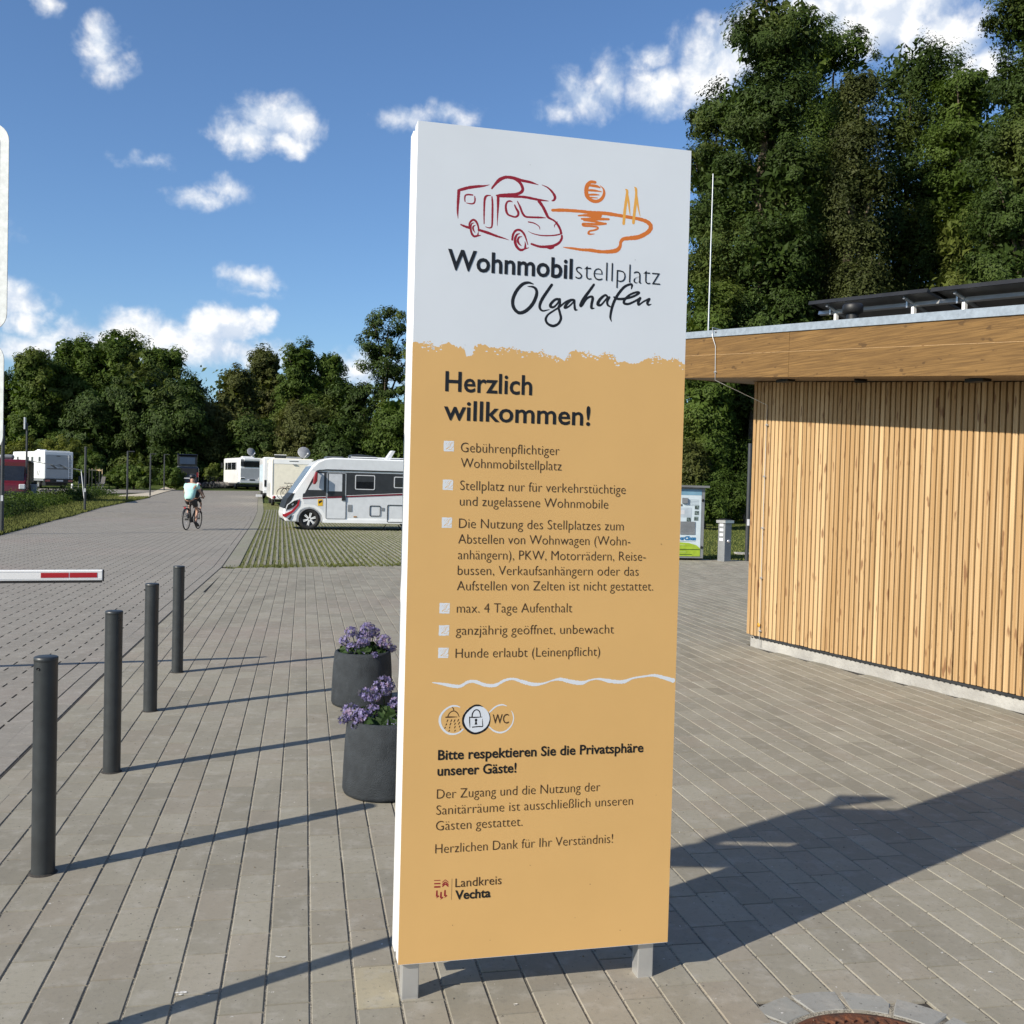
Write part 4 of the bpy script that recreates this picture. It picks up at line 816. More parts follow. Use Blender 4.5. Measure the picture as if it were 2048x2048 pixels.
# solar panels: raised towards the viewer, undersides seen
PVB = pm('solar_backsheet', (.16, .15, .14), .5, var=.1); PVF = pm('solar_cell', (.01, .015, .03), .15, var=.2)
for k in range(4):
    x0 = .42+k*1.72; yn = .36; 
    pv = thing('solar_panel', ['left end solar panel behind the black vent pipe', 'second solar panel from the left on the timber building', 'third solar panel, next to the right edge of the photo', 'last solar panel in the row along the roof'][k], 'solar panel', W3(x0, yn, 0), wa, 'solar panels on the flat roof')
    zn = lambda u: 3.885-.077*(x0+u)+.01; L = 1.68; D = 1.0; dz = -.30; tl = math.atan2(dz, D)
    def P(u, v, w): return (u, v*math.cos(tl)-w*math.sin(tl), zn(u)+v*math.sin(tl)+w*math.cos(tl))
    def plate(name, u0, u1, v0, v1, w0, w1, m):
        b = MB(); b.add([P(u, v, w) for u in (u0, u1) for v in (v0, v1) for w in (w0, w1)], [(0, 1, 3, 2), (4, 6, 7, 5), (0, 4, 5, 1), (2, 3, 7, 6), (0, 2, 6, 4), (1, 5, 7, 3)]); return b.build(name, m, pv)
    plate('backsheet', .012, L-.012, .012, D-.012, -.006, 0, PVB); plate('cells', .012, L-.012, .012, D-.012, .0005, .004, PVF)
    for a in ((0, L, 0, .012, -.034, .006), (0, L, D-.012, D, -.034, .006)): plate('frame_bar', *a, BLACK)
    for a in ((0, .012, .0125, D-.0125, -.034, .006), (L-.012, L, .0125, D-.0125, -.034, .006)): plate('frame_bar', *a, BLACK)
    plate('rail', -.02, L+.02, .18, .22, -.075, -.036, ALU); plate('rail', -.02, L+.02, .76, .80, -.075, -.036, ALU)
    for u in (.25, 1.35):
        p = P(u, .2, -.075); b = MB(); b.box((p[0], p[1], (p[2]+ztop(x0+u)-.1)/2), (.035, .035, p[2]-ztop(x0+u)+.1)); b.build('support', WHITE, pv)
        b = MB(); a1 = P(u, .05, -.04); a2 = P(u, .95, -.09); b.tube([a1, a2], .02, 6); b.build('cross_rail', STEEL, pv)
        b = MB(); b.box((p[0]-.06, p[1]-.03, p[2]+.03), (.02, .012, .07)); b.build('clip', SILVER, pv)
o_ = thing('roof_flap', 'pale tilted panel edge above the roof at the right border', 'panel', W3(3.0, 1.35, 0), wa)
b = MB(); b.box((.35, 0, 3.93), (1.2, .5, .035), ry=R(12)); b.build('plate', PALE, o_)
# ================================================================== SERVICE STATION ON THE RIGHT
ca = thing('camper_clean_station', 'white and green sanitary cassette cleaning cabinet with grey roof, at the paving edge', 'cleaning station', (3.9, 25.35, 0), R(9))
b = MB(); b.box((.15, .35, .93), (1.5, .7, 1.76)); b.build('cabinet', GREY, ca, bev=.01)
b = MB(); b.box((.15, .33, 1.835), (1.66, .86, .05)); b.build('roof', pm('station_roof', (.16, .165, .17), .5), ca)
PALEB = pm('station_pale_blue', (.52, .60, .64), .45, var=.04)
def decal(name, x0, x1, z0, z1, m, y=-.004, parent=None, d=.004):
    b = MB(); b.box(((x0+x1)/2, y, (z0+z1)/2), (x1-x0, d, z1-z0)); return b.build(name, m, parent or ca)
XR_ = .86
decal('door_panel', -.55, XR_-.05, .10, 1.76, PALEB)
decal('blue_band', -.55, XR_-.05, 1.62, 1.76, pm('station_blue', (.16, .30, .40), .4), -.008)
GRN = pm('station_green', (.30, .42, .03), .45, var=.1, scale=6); GRN2 = pm('station_green_dark', (.05, .10, .01), .45, var=.2); LG = pm('station_green_light', (.42, .55, .18), .45, var=.1)
b = MB(); b.prism([(-.55, .10), (XR_-.05, .10), (XR_-.05, .30), (XR_-.15, .38), (XR_-.35, .43), (.2, .45), (-.55, .40)], -.0095, -.0065, 'XZ'); b.build('green_field', GRN, ca)
for z, h, x1, m in ((.26, .018, .80, GRN2), (.20, .012, .45, LG), (.135, .016, .6, GRN2), (.37, .02, .42, LG)): decal('green_streak', -.55, x1, z, z+h, m, -.0115, d=.002)
tm_ = text_mesh('CamperClean', .125, .012, 0, 2, .15)
xs = [v.co.x for v in tm_.vertices]; w_ = max(xs)
for v in tm_.vertices: v.co = (v.co.x*1.0+XR_-.16-w_, -.0075, v.co.y+.505)
tm_.materials.append(pm('station_logo_blue', (.03, .16, .34), .4)); new_obj('lettering', tm_, ca)
decal('lettering_underline', XR_-.9, XR_-.17, .462, .472, pm('teal', (.03, .18, .16), .4))
for k in range(9): decal('shutter_slat', .28, .66, .645+k*.036, .675+k*.036, GREY, -.014, d=.016)
decal('drawer_panel', .25, .56, 1.07, 1.31, pm('station_frame', (.42, .48, .53), .4), -.008)
for x, z in ((.64, 1.27), (.64, 1.13), (.63, .99), (.44, .96), (.12, .95)): decal('pictogram', x, x+.11, z, z+.10, BLIND if x == .12 else pm('picto', (.12, .16, .15), .5, var=.6, scale=30), -.009)
for k in range(5): decal('text_row', .42, .74, 1.50-k*.035, 1.507-k*.035, pm('row_grey', (.28, .33, .37), .5), -.009)
decal('coin_box', .30, .44, 1.42, 1.55, GREY, -.03, d=.05); decal('display', .18, .32, 1.34, 1.39, pm('display', (.10, .11, .12), .3), -.01)
for z in (1.50, .33):
    b = MB(); b.lathe([(.0001, -.01), (.034, -.01), (.034, .02)], 16, (XR_-.02, -.01, z), 'Y'); b.build('hinge', BLACK, ca)
decal('white_tick', .28, .38, 1.14, 1.24, PALE, -.011)
pd = thing('supply_pedestal', 'grey metal supply pedestal with slanted silver top beside the cleaning cabinet', 'supply pedestal', (5.30, 25.45, 0), R(38))
b = MB(); b.box((0, 0, .46), (.25, .22, .96)); b.build('body', GREY, pd, bev=.01)
b = MB(); b.prism([(-.16, .95), (.16, .95), (.165, 1.02), (-.165, 1.02)], -.145, .145, 'XZ'); b.build('cap', ALU, pd); b = MB(); b.box((0, 0, 1.035), (.22, .2, .03)); b.build('lid', BLACK, pd)
for z in (.9, .78, .66, .54): b = MB(); b.box((-.128, 0, z), (.01, .12, .07)); b.build('socket', PALE, pd, bev=.003)
b = MB(); b.lathe([(.0001, -.03), (.04, -.03), (.05, 0)], 14, (0.02, -.115, .50), 'Y'); b.build('tap', SILVER, pd)
def lamp_post(x, y, h, label, head=1, rz=0):
    z = float(gz(y)); t_ = thing('lamp_post', label, 'lamp post', (x, y, z), rz, 'slim dark lamp posts'); 
    b = MB(); b.tube([(0, 0, -.05), (0, 0, h)], .05, 12); b.build('post', LAMPG, t_)
    if head == 1: b = MB(); b.box((.17, 0, h+.01), (.40, .16, .05)); b.build('lamp_head', LAMPG, t_, bev=.01)
    if head == 2: b = MB(); b.box((-.10, 0, h-.02), (.07, .30, .62)); b.build('lamp_head', PALE, t_, bev=.01)
    b = MB(); b.box((0, -.052, h*.33), (.06, .012, .16)); b.build('service_hatch', PALE if head != 1 else LAMPG, t_)
    return t_
for (px, py, top, lab, hd) in ((52, 1005, 846, 'tall lamp post with pale upright head in front of the red van', 2), (169.5, 1023, 893, 'lamp post in the weeds right of the old camper', 3), (254, 1003, 903, 'lamp post before the gravel end of the verge', 1),
                               (300, 992, 908, 'lamp post in front of the round bushes', 1), (328, 981, 909, 'farthest lamp post, on the pale gravel path', 1), (3.5, 1068, 850, 'lamp post at the left border of the photo', 3)):
    g = ground_at(px, py); p = at_depth(px, top, g[1]); lamp_post(g[0], g[1], p[2]-g[2], lab, hd, R(15))
g = ground_at(1493, 1122); lamp_post(g[0], g[1], 2.95, 'dark post just left of the timber wall, behind the pedestal', 3)
# small plates lying in the lawn
b = MB(); b.box((0, 0, .02), (.7, .45, .04)); pl = thing('shaft_cover', 'flat pale concrete cover set in the right lawn', 'cover', (6.6, 28.5, 0)); b.build('slab', CONC, pl)
# ================================================================== VEHICLES
def polyprism(pts, y0, y1, name, m, par, bev=0, seg=2):
    b = MB(); b.prism(pts, y0, y1, 'XZ'); return b.build(name, m, par, bev=bev, seg=seg)
def rr(x0, x1, z0, z1, r=.05): return rrect(x0, x1, z0, z1, r, 4)
def wheel(par, x, y, r, w=.22, side=-1, name='wheel', spokes=6, m=SILVER):
    b = MB(); b.lathe([(r*.62, -w/2), (r*.9, -w/2-.005), (r, -w/2+.03), (r, w/2-.03), (r*.9, w/2+.005), (r*.62, w/2)], 28, (x, y, r), 'Y', close=True); wo = b.build(name, RUBBER, par)
    b = MB(); b.lathe([(.0001, side*w*.25), (r*.6, side*w*.28), (r*.66, side*w*.45)], 24, (x, y, r), 'Y'); b.build('rim', BLACK, wo)
    b = MB()
    for k in range(spokes):
        a = 2*math.pi*k/spokes+.3
        for da in (-.14, .14): b.box((x+math.cos(a+da)*r*.34, y+side*w*.42, r+math.sin(a+da)*r*.34), (r*.52, .02, r*.075), ry=-(a+da*.4))
    b.build('spokes', m, wo); return wo
K8 = 396.
def z8(x, y): return ((x-540)/K8, (1300-y)/K8)
def P8(*p): return [z8(*q) for q in p]
g = ground_at(617, 1060)
mhm = thing('motorhome', 'white motorhome with dark side band and red stripe, parked side-on behind the welcome sign', 'motorhome', tuple(g+np.array([0, .12, 0])), R(17))
WV = 2.2
body = P8((215,1190),(186,1130),(180,1085),(196,1000),(246,870),(312,790),(436,606),(560,420),(640,348),(740,305),(850,290),(2730,290),(2790,330),(2790,1190),(2260,1195),(2240,1090),(2170,1020),(2085,1000),(2000,1020),(1930,1090),(1910,1195),(712,1195),(702,1110),(655,1040),(600,1010),(540,998),(480,1010),(425,1040),(388,1110),(375,1195))
polyprism(body, 0, WV, 'body', RVWHITE, mhm, .055, 3)
b = MB(); b.prism(P8((200,1150),(300,960),(600,960),(2700,960),(2700,1185),(200,1185)), .25, WV-.25, 'XZ'); b.build('underbody', BLACK, mhm)
def sp_(name, poly, m, par=mhm, y=-.012, d=.012, k=P8): b = MB(); b.prism(k(*poly), y, y+d, 'XZ'); return b.build(name, m, par)
polyprism([z8(*q) for q in ((650,366),(745,322),(850,308),(2700,308),(2700,452),(700,452),(640,470),(560,470))], -.006, .03, 'upper_side', RVBODY, mhm)
sp_('dark_band', ((640,490),(2700,490),(2700,715),(1860,766),(440,850),(445,800),(470,792),(600,560)), DARKBAND)
sp_('lower_side', ((440,868),(1860,782),(2700,730),(2700,1120),(1020,1120),(780,1130),(700,1010),(600,950),(520,940),(460,940)), RVBODY, y=-.004)
sp_('red_stripe', ((440,856),(1860,768),(2700,716),(2700,738),(1860,790),(440,872)), pm('stripe_red', (.16, .008, .02), .35), y=-.018, d=.006)
sp_('white_line', ((440,850),(1860,762),(2700,710),(2700,714),(1860,767),(440,855)), RVWHITE, y=-.018, d=.006)
sp_('skirt', ((780,1150),(2000,1150),(2000,1198),(720,1198),(712,1180)), RVWHITE, y=-.02, d=.02)
sp_('awning_rail', ((640,470),(760,455),(2700,450),(2700,466),(760,470),(640,484)), BLACK, y=-.03, d=.03)
b = MB(); b.prism(P8((300,800),(556,414),(566,424),(314,806)), .10, WV-.10, 'XZ'); b.build('windscreen', BLUEGLASS, mhm)
b = MB(); b.prism(P8((188,1005),(236,868),(300,796),(330,796),(300,880),(215,1010)), -.008, WV-.05, 'XZ'); b.build('bonnet_panel', DARKBAND, mhm)
sp_('headlight', ((212,1022),(240,962),(320,905),(378,888),(372,935),(325,985),(250,1022)), GLASS, y=-.022)
sp_('headlight_trim', ((205,1035),(232,955),(320,890),(392,866),(388,880),(322,900),(244,960),(216,1030)), RVWHITE, y=-.024)
sp_('lamp_reflector', ((290,950),(318,935),(322,955),(300,970)), SILVER, y=-.026, d=.004)
sp_('red_bumper_stripe', ((174,1078),(196,1086),(290,1040),(360,968),(390,885),(404,890),(392,965),(318,1058),(215,1128),(176,1118)), RED, y=-.024)
sp_('air_intake', ((240,1150),(305,1088),(292,1135),(268,1172)), DARKBAND, y=-.026)
sp_('wheel_arch_trim', tuple((540+165*math.cos(a), 1160-168*math.sin(a)) for a in np.linspace(-.2, math.pi+.2, 14))+tuple((540+150*math.cos(a), 1160-154*math.sin(a)) for a in np.linspace(math.pi+.2, -.2, 14)), pm('arch_grey', (.30, .31, .33), .5), y=-.016)
sp_('cab_window', ((515,745),(575,640),(640,512),(728,512),(728,745)), BLIND, y=-.018)
sp_('cab_window_trim', ((470,790),(610,500),(760,500),(760,790)), DARKBAND, y=-.014)
dr = MB(); dr.prism([z8(*q) for q in ((768,500),(1034,500),(1036,1138),(772,1138))], -.019, -.012, 'XZ'); dr = dr.build('door', RVBODY, mhm)
sp_('door_dark_part', ((778,508),(1024,508),(1024,838),(778,852)), DARKBAND, dr, y=-.023, d=.004)
sp_('door_window', ((795,516),(980,516),(980,757),(795,757)), BLIND, dr, y=-.027, d=.004)
sp_('door_red_stripe', ((776,838),(1026,822),(1026,842),(776,856)), pm('stripe_red2', (.16, .008, .02), .35), dr, y=-.028, d=.004)
sp_('handle', ((978,812),(1024,812),(1024,884),(978,884)), BLACK, dr, y=-.05, d=.03)
def frame(name, x0, x1, y0, y1, w, m, par=mhm, y=-.024):
    o_, i_ = rr(*(z8(x0, 0)[0], z8(x1, 0)[0], z8(0, y1)[1], z8(0, y0)[1]), .05), rr(z8(x0+w, 0)[0], z8(x1-w, 0)[0], z8(0, y1-w)[1], z8(0, y0+w)[1], .035)
    n = len(o_); b = MB(); vs = [(p[0], y, p[1]) for p in o_]+[(p[0], y, p[1]) for p in i_]+[(p[0], y+.016, p[1]) for p in o_]
    b.add(vs, [(i, (i+1) % n, (i+1) % n+n, i+n) for i in range(n)]+[(i, i+2*n, (i+1) % n+2*n, (i+1) % n) for i in range(n)]); return b.build(name, m, par)
TRIM = pm('window_frame_grey', (.20, .21, .22), .5)
frame('door_frame', 760, 1040, 494, 1146, 9, TRIM)
for x0, x1, y0, y1 in ((1160, 1440, 520, 727), (1710, 1990, 530, 692), (2250, 2560, 530, 692)):
    fo = frame('window', x0, x1, y0, y1, 12, PALE); sp_('glass', ((x0+8,y0+8),(x1-8,y0+8),(x1-8,y1-8),(x0+8,y1-8)), GLASS, fo, y=-.017, d=.003); sp_('shade', ((x0+14,y0+20),(x1-14,y0+20),(x1-14,y0+95),(x0+14,y0+95)), DARKBAND, fo, y=-.019, d=.002)
frame('hatch', 1372, 1528, 946, 1098, 10, DARKBAND); frame('hatch', 1622, 1858, 930, 1184, 10, DARKBAND)
sp_('vent_grille', ((1068,940),(1122,940),(1122,1036),(1068,1036)), TRIM, y=-.02); sp_('socket_cover', ((1545,975),(1580,975),(1580,1020),(1545,1020)), TRIM, y=-.02)
st = sp_('sticker', ((650,872),(718,872),(718,964),(650,964)), pm('sticker_yellow', (.70, .42, .02), .4), y=-.012, d=.004); sp_('sticker_mark', ((656,905),(700,885),(712,900),(668,935)), BLACK, st, y=-.015, d=.002)
sp_('marker_light', ((1150,1100),(1194,1100),(1194,1116),(1150,1116)), pm('amber', (.4, .18, .02), .4), y=-.018)
b = MB(); b.prism(P8((600,492),(632,496),(628,620),(600,668),(568,664),(580,560)), -.30, -.10, 'XZ'); b.build('mirror', DARKRED, mhm, bev=.03); b = MB(); b.tube([(z8(640,480)[0], 0, z8(640,480)[1]), (z8(610,500)[0], -.2, z8(610,500)[1])], .03, 8); b.build('mirror_arm', BLACK, mhm)
wheel(mhm, 0, .13, .375, .23, m=RVWHITE); wheel(mhm, 3.9, .13, .375, .23, m=RVWHITE); wheel(mhm, 0, WV-.13, .375, .23); wheel(mhm, 3.9, WV-.13, .375, .23)
zr = z8(0, 290)[1]
b = MB(); b.box((2.0+.4, .35, zr+.05), (1.9, .03, .03)); b.box((2.4, 1.1, zr+.05), (1.9, .03, .03)); b.build('roof_rail', RVWHITE, mhm)
b = MB(); b.prism([(1.45, zr), (1.5, zr+.14), (1.75, zr+.17), (2.4, zr+.10), (2.45, zr)], .5, 1.3, 'XZ'); b.build('roof_hatch', pm('smoked_plastic', (.04, .045, .05), .3), mhm, bev=.02)
b = MB(); b.prism([(.6, zr), (.65, zr+.06), (1.2, zr+.06), (1.25, zr)], .6, 1.4, 'XZ'); b.build('roof_hatch', pm('smoked_plastic', (.10, .11, .12), .3), mhm, bev=.02)
b = MB(); b.prism([(2.75, zr), (2.98, zr+.34), (3.08, zr+.32), (2.9, zr)], .55, 1.05, 'XZ'); b.build('satellite_flat_antenna', PALE, mhm)
for x in (2.75, 3.2): b = MB(); b.tube([(x, .3, .2), (x+(.14 if x > 3 else -.12), .3, 0)], .018, 6); b.build('jack', BLACK, mhm)

# ---- bicycle -------------------------------------------------------------
def bicycle(label, loc, rz, fm=BLACK, group=None, rack=False, sc=1.0, steer=0):
    t_ = thing('bicycle', label, 'bicycle', loc, rz, group)
    for y in (0, 1.07):
        b = MB(); b.lathe([(.325, -.02), (.35, -.014), (.356, 0), (.35, .014), (.325, .02)], 36, (0, y, .356), 'X', close=True); w = b.build('wheel', RUBBER, t_)
        b = MB()
        for k in range(14): a = 2*math.pi*k/14; b.tube([(0.012*(-1)**k, y, .356), (0, y+.33*math.cos(a), .356+.33*math.sin(a))], .0022, 4, False)
        b.build('spokes', SILVER, w); b = MB(); b.lathe([(.03, -.05), (.03, .05)], 10, (0, y, .356), 'X'); b.build('hub', fm, w)
    bb, st, hd = (0, .45, .30), (0, .28, .86), (0, .90, .92)
    b = MB()
    for p, q, r in ((bb, st, .018), (bb, (0, .93, .80), .028), ((0, .30, .80), hd, .018), (bb, (0, 0, .356), .012), (st, (0, 0, .356), .010), ((0, .92, .98), (0, .95, .74), .022)): b.tube([p, q], r, 8)
    b.build('frame', fm, t_); b = MB(); b.tube([(0, .95, .74), (.045, .97, .68), (.045, 1.07, .356)], .012, 6); b.tube([(0, .95, .74), (-.045, .97, .68), (-.045, 1.07, .356)], .012, 6); b.build('fork', fm, t_)
    b = MB(); b.tube([(0, .92, .98), (0, .88, 1.06)], .015, 8); b.tube([(-.31, .70, 1.05), (-.2, .80, 1.07), (0, .88, 1.06), (.2, .80, 1.07), (.31, .70, 1.05)], .012, 8); b.build('handlebar', BLACK, t_)
    for s_ in (-1, 1): b = MB(); b.tube([(s_*.31, .70, 1.05), (s_*.21, .79, 1.068)], .018, 8); b.build('grip', BLACK, t_)
    b = MB(); b.tube([st, (0, .23, .97)], .014, 8); b.build('seat_post', SILVER, t_); b = MB(); b.prism([(-.13, .98), (.0, .985), (.16, .975), (.17, 1.0), (.0, 1.01), (-.10, 1.03), (-.14, 1.02)], -.07, .07, 'YZ'); o = b.build('saddle', BLACK, t_, bev=.02); 
    for v in o.data.vertices: v.co.y += .22; v.co.x *= 1-.7*max(0, min(1, (v.co.y-.15)/.22))
    b = MB(); b.box((0, .44, .31), (.09, .20, .14)); b.build('motor', BLACK, t_, bev=.02)
    for s_ in (-1, 1): b = MB(); b.tube([(s_*.05, .45, .30), (s_*.08, .45+s_*.10, .30-s_*.13)], .011, 6); b.build('crank', BLACK, t_); b = MB(); b.box((s_*.14, .45+s_*.10, .30-s_*.13), (.10, .08, .022)); b.build('pedal', BLACK, t_)
    b = MB(); b.lathe([(.345, -.028), (.372, -.03), (.374, .03), (.345, .028)], 24, (0, 0, .356), 'X'); o = b.build('mudguard', BLACK, t_)
    bm = bmesh.new(); bm.from_mesh(o.data); bmesh.ops.delete(bm, geom=[v for v in bm.verts if v.co.z < .36 or v.co.y > .30], context='VERTS'); bm.to_mesh(o.data); bm.free()
    if rack: b = MB(); b.box((0, .0, .78), (.12, .36, .012)); b.tube([(.05, .0, .78), (.05, 0, .37)], .006, 5); b.tube([(-.05, .0, .78), (-.05, 0, .37)], .006, 5); b.build('luggage_rack', fm, t_)
    b = MB(); b.box((0, -.24 if not rack else -.16, .74), (.06, .02, .05)); b.build('rear_light', RED, t_)
    if sc != 1: t_.scale = (sc, sc, sc)
    return t_
# ---- people --------------------------------------------------------------
def skin_body(name, verts, edges, radii, m, parent, lvl=2, root=0):
    me = bpy.data.meshes.new(name); me.from_pydata(verts, edges, []); o = new_obj(name, me, parent); me.materials.append(m)
    bm = bmesh.new(); bm.from_mesh(me); lay_ = bm.verts.layers.skin.verify()
    for v, r in zip(bm.verts, radii): v[lay_].radius = (r, r) if not hasattr(r, '__len__') else r
    bm.verts.ensure_lookup_table(); bm.verts[root][lay_].use_root = True; bm.to_mesh(me); bm.free()
    s = o.modifiers.new('skin', 'SKIN'); s.use_smooth_shade = True; d = o.modifiers.new('sub', 'SUBSURF'); d.levels = lvl; d.render_levels = lvl; return o
def rider(label, loc, rz, shirt, shorts, helmet_m, sc=1.0):
    p = thing('person', label, 'person', loc, rz)
    J = {'pel': (0, .22, 1.05), 'lum': (0, .27, 1.20), 'chest': (0, .38, 1.40), 'neck': (0, .45, 1.545), 'head0': (0, .475, 1.60), 'head1': (0, .50, 1.70),
         'shL': (-.17, .42, 1.48), 'shR': (.17, .42, 1.48), 'elL': (-.27, .52, 1.24), 'elR': (.27, .52, 1.24), 'wrL': (-.285, .66, 1.09), 'wrR': (.285, .66, 1.09), 'haL': (-.27, .72, 1.07), 'haR': (.27, .72, 1.07),
         'hipL': (-.09, .24, 1.0), 'hipR': (.09, .24, 1.0), 'knL': (-.13, .66, .82), 'knR': (.14, .60, .66), 'anL': (-.13, .42, .50), 'anR': (.13, .50, .24), 'toL': (-.13, .50, .455), 'toR': (.13, .64, .17)}
    N = list(J); E = [('pel','lum'),('lum','chest'),('chest','neck'),('neck','head0'),('head0','head1'),('chest','shL'),('chest','shR'),('shL','elL'),('shR','elR'),('elL','wrL'),('elR','wrR'),('wrL','haL'),('wrR','haR'),('pel','hipL'),('pel','hipR'),('hipL','knL'),('hipR','knR'),('knL','anL'),('knR','anR'),('anL','toL'),('anR','toR')]
    rad = {'pel': .125, 'lum': .115, 'chest': .135, 'neck': .052, 'head0': .075, 'head1': .088, 'shL': .062, 'shR': .062, 'elL': .040, 'elR': .040, 'wrL': .026, 'wrR': .026, 'haL': .03, 'haR': .03, 'hipL': .09, 'hipR': .09, 'knL': .056, 'knR': .056, 'anL': .036, 'anR': .036, 'toL': .032, 'toR': .032}
    V = [J[n] for n in N]; Ei = [(N.index(a), N.index(b_)) for a, b_ in E]; Rr = [rad[n] for n in N]
    for s_, h in ((-1, 'haL'), (1, 'haR')):                    # five fingers closed round the grip
        for k in range(4):
            b0 = len(V); x = J[h][0]+s_*(-.03+.02*k); V += [(x, .745, 1.082), (x, .765, 1.055), (x, .745, 1.032)]; Rr += [.010, .009, .008]; Ei += [(N.index(h), b0), (b0, b0+1), (b0+1, b0+2)]
        b0 = len(V); x = J[h][0]-s_*.04; V += [(x, .70, 1.05), (x-s_*.005, .72, 1.03)]; Rr += [.011, .009]; Ei += [(N.index(h), b0), (b0, b0+1)]
    skin_body('body', V, Ei, Rr, SKIN, p, 2, 0)
    Vs = [(0, .21, .945), (0, .25, 1.14), (0, .36, 1.38), (0, .43, 1.50), (-.185, .42, 1.475), (.185, .42, 1.475), (-.235, .47, 1.345), (.235, .47, 1.345)]
    skin_body('t_shirt', Vs, [(0, 1), (1, 2), (2, 3), (2, 4), (2, 5), (4, 6), (5, 7)], [(.178, .155), (.172, .145), (.178, .15), .08, .078, .078, .066, .066], shirt, p, 2, 2)
    Vs = [(0, .24, 1.05), (-.085, .27, .985), (.085, .27, .985), (-.13, .55, .86), (.14, .52, .76)]
    skin_body('shorts', Vs, [(0, 1), (0, 2), (1, 3), (2, 4)], [.085, .112, .112, .092, .088], shorts, p, 2, 0)
    for a, t_ in (('anL', 'toL'), ('anR', 'toR')):
        q, w = Vector(J[a]), Vector(J[t_]); b = MB(); d = (w-q); c = q+d*.55+Vector((0, .02, -.02)); b.box(c, (.095, .27, .085), rx=math.atan2(d.z, abs(d.y))); b.build('shoe', BLACK, p, bev=.03, seg=3)
    b = MB(); n = 10; b.lathe([(.0001, .115)]+[(.118*math.sin(a), .115*math.cos(a)) for a in np.linspace(.15, 1.62, n)]+[(.112, -.012), (.098, -.006)], 20, (0, 0, 0)); o = b.build('helmet', helmet_m, p); o.location = (0, .505, 1.735); o.scale = (.95, 1.22, 1); o.rotation_euler = (-.12, 0, 0)
    b = MB()
    for x in (-.06, 0, .06): b.box((x, .0, .112-abs(x)*.28), (.018, .15, .02))
    o2 = b.build('helmet_vents', BLACK, o)
    for s_ in (-1, 1): b = MB(); b.lathe([(.0001, -.01), (.016, -.004), (.022, .004)], 10, (s_*.088, .49, 1.665), 'X'); b.build('ear', SKIN, p)
    b = MB(); b.tube([(0, .585, 1.68), (0, .608, 1.655), (0, .588, 1.645)], [.008, .014, .008], 6); b.build('nose', SKIN, p)
    for s_ in (-1, 1): b = MB(); b.lathe([(.0001, .010), (.009, .006), (.012, 0)], 8, (s_*.03, .578, 1.692), 'Y'); b.build('eye', BLACK, p)
    b = MB(); b.box((0, .582, 1.622), (.05, .008, .01)); b.build('mouth', DARKRED, p)
    if sc != 1: p.scale = (sc, sc, sc)
    return p
MINT = pm('mint_cotton', (.40, .66, .60), .8, var=.06, scale=8, bump=.4, bscale=14); KHAKI = pm('dark_shorts', (.035, .032, .030), .85, var=.1); HELM = pm('helmet_black', (.02, .02, .022), .35); PINKH = pm('helmet_pink', (.72, .42, .45), .4)
g = ground_at(372.5, 1060.5)
bicycle('black bicycle ridden away by the cyclist in the mint shirt', tuple(g), R(-3), rack=True)
rider('cyclist in mint t-shirt, dark shorts and black helmet riding away along the block road', tuple(g), R(-3), MINT, KHAKI, HELM)
hc_ = at_depth(397, 969, g[1]+.85); ch_ = rider('small child in pink helmet sitting in front of the adult cyclist, mostly hidden', (hc_[0]-.016, hc_[1]-.303, hc_[2]-1.041), R(-3), KHAKI, BLACK, PINKH, .60)
cs_ = thing('child_seat', 'small dark child seat mounted behind the handlebar of the ridden bicycle', 'child seat', (g[0], g[1], g[2]), R(-3)); bx_ = MB(); bx_.box((0, .70, .96), (.2, .2, .04)); bx_.build('seat_shell', BLACK, cs_, bev=.01); bx_ = MB(); bx_.tube([(0, .70, .95), (0, .62, .72)], .02, 8); bx_.build('bracket', BLACK, cs_)

# ---- boxy campers ----------------------------------------------------------
def rear_frame(label, name, cat, px, py, heading_deg, yv=0.0):
    """thing whose local +y is its heading; origin below the middle of its rear"""
    g = ground_at(px, py); return thing(name, label, cat, (g[0], g[1], g[2]), -R(heading_deg)), g
def bx(par, name, c, d, m, bev=0, seg=2, **k): b = MB(); b.box(c, d, **k); return b.build(name, m, par, bev=bev, seg=seg)
def wheel_x(par, x, y, r=.34, w=.2):
    s_ = 1 if x > 0 else -1
    b = MB(); b.lathe([(r*.6, -w/2), (r, -w/2+.02), (r, w/2-.02), (r*.6, w/2)], 22, (x, y, r), 'X', close=True); o = b.build('wheel', RUBBER, par)
    b = MB(); b.lathe([(.0001, s_*w*.3), (r*.62, s_*w*.4)], 18, (x, y, r), 'X'); b.build('rim', SILVER, o)
def dish(par, c, r=.40, yaw=0, tilt=35):
    b = MB(); prof = [(.0001, .0)]+[(r*k/6, .09*(k/6)**2) for k in range(1, 7)]; b.lathe(prof, 24, (0, 0, 0), 'Y'); o = b.build('satellite_dish', pm('dish_grey', (.22, .23, .25), .5), par); o.location = c; o.rotation_euler = (R(tilt-60), 0, yaw)
    b = MB(); b.lathe([(r, .088), (r+.012, .09), (r+.012, .10), (r-.02, .10)], 24, (0, 0, 0), 'Y'); b.build('rim', PALE, o)
    b = MB(); b.tube([(0, 0, -r), (.12, -.25, -r*.75)], .012, 5); b.box((.12, -.27, -r*.72), (.07, .07, .07)); b.build('feed_arm', RVWHITE, o)
    b = MB(); b.tube([(c[0], c[1]+.05, c[2]), (c[0], c[1]+.1, c[2]-r-.1)], .03, 6); b.build('dish_mount', RVWHITE, par)
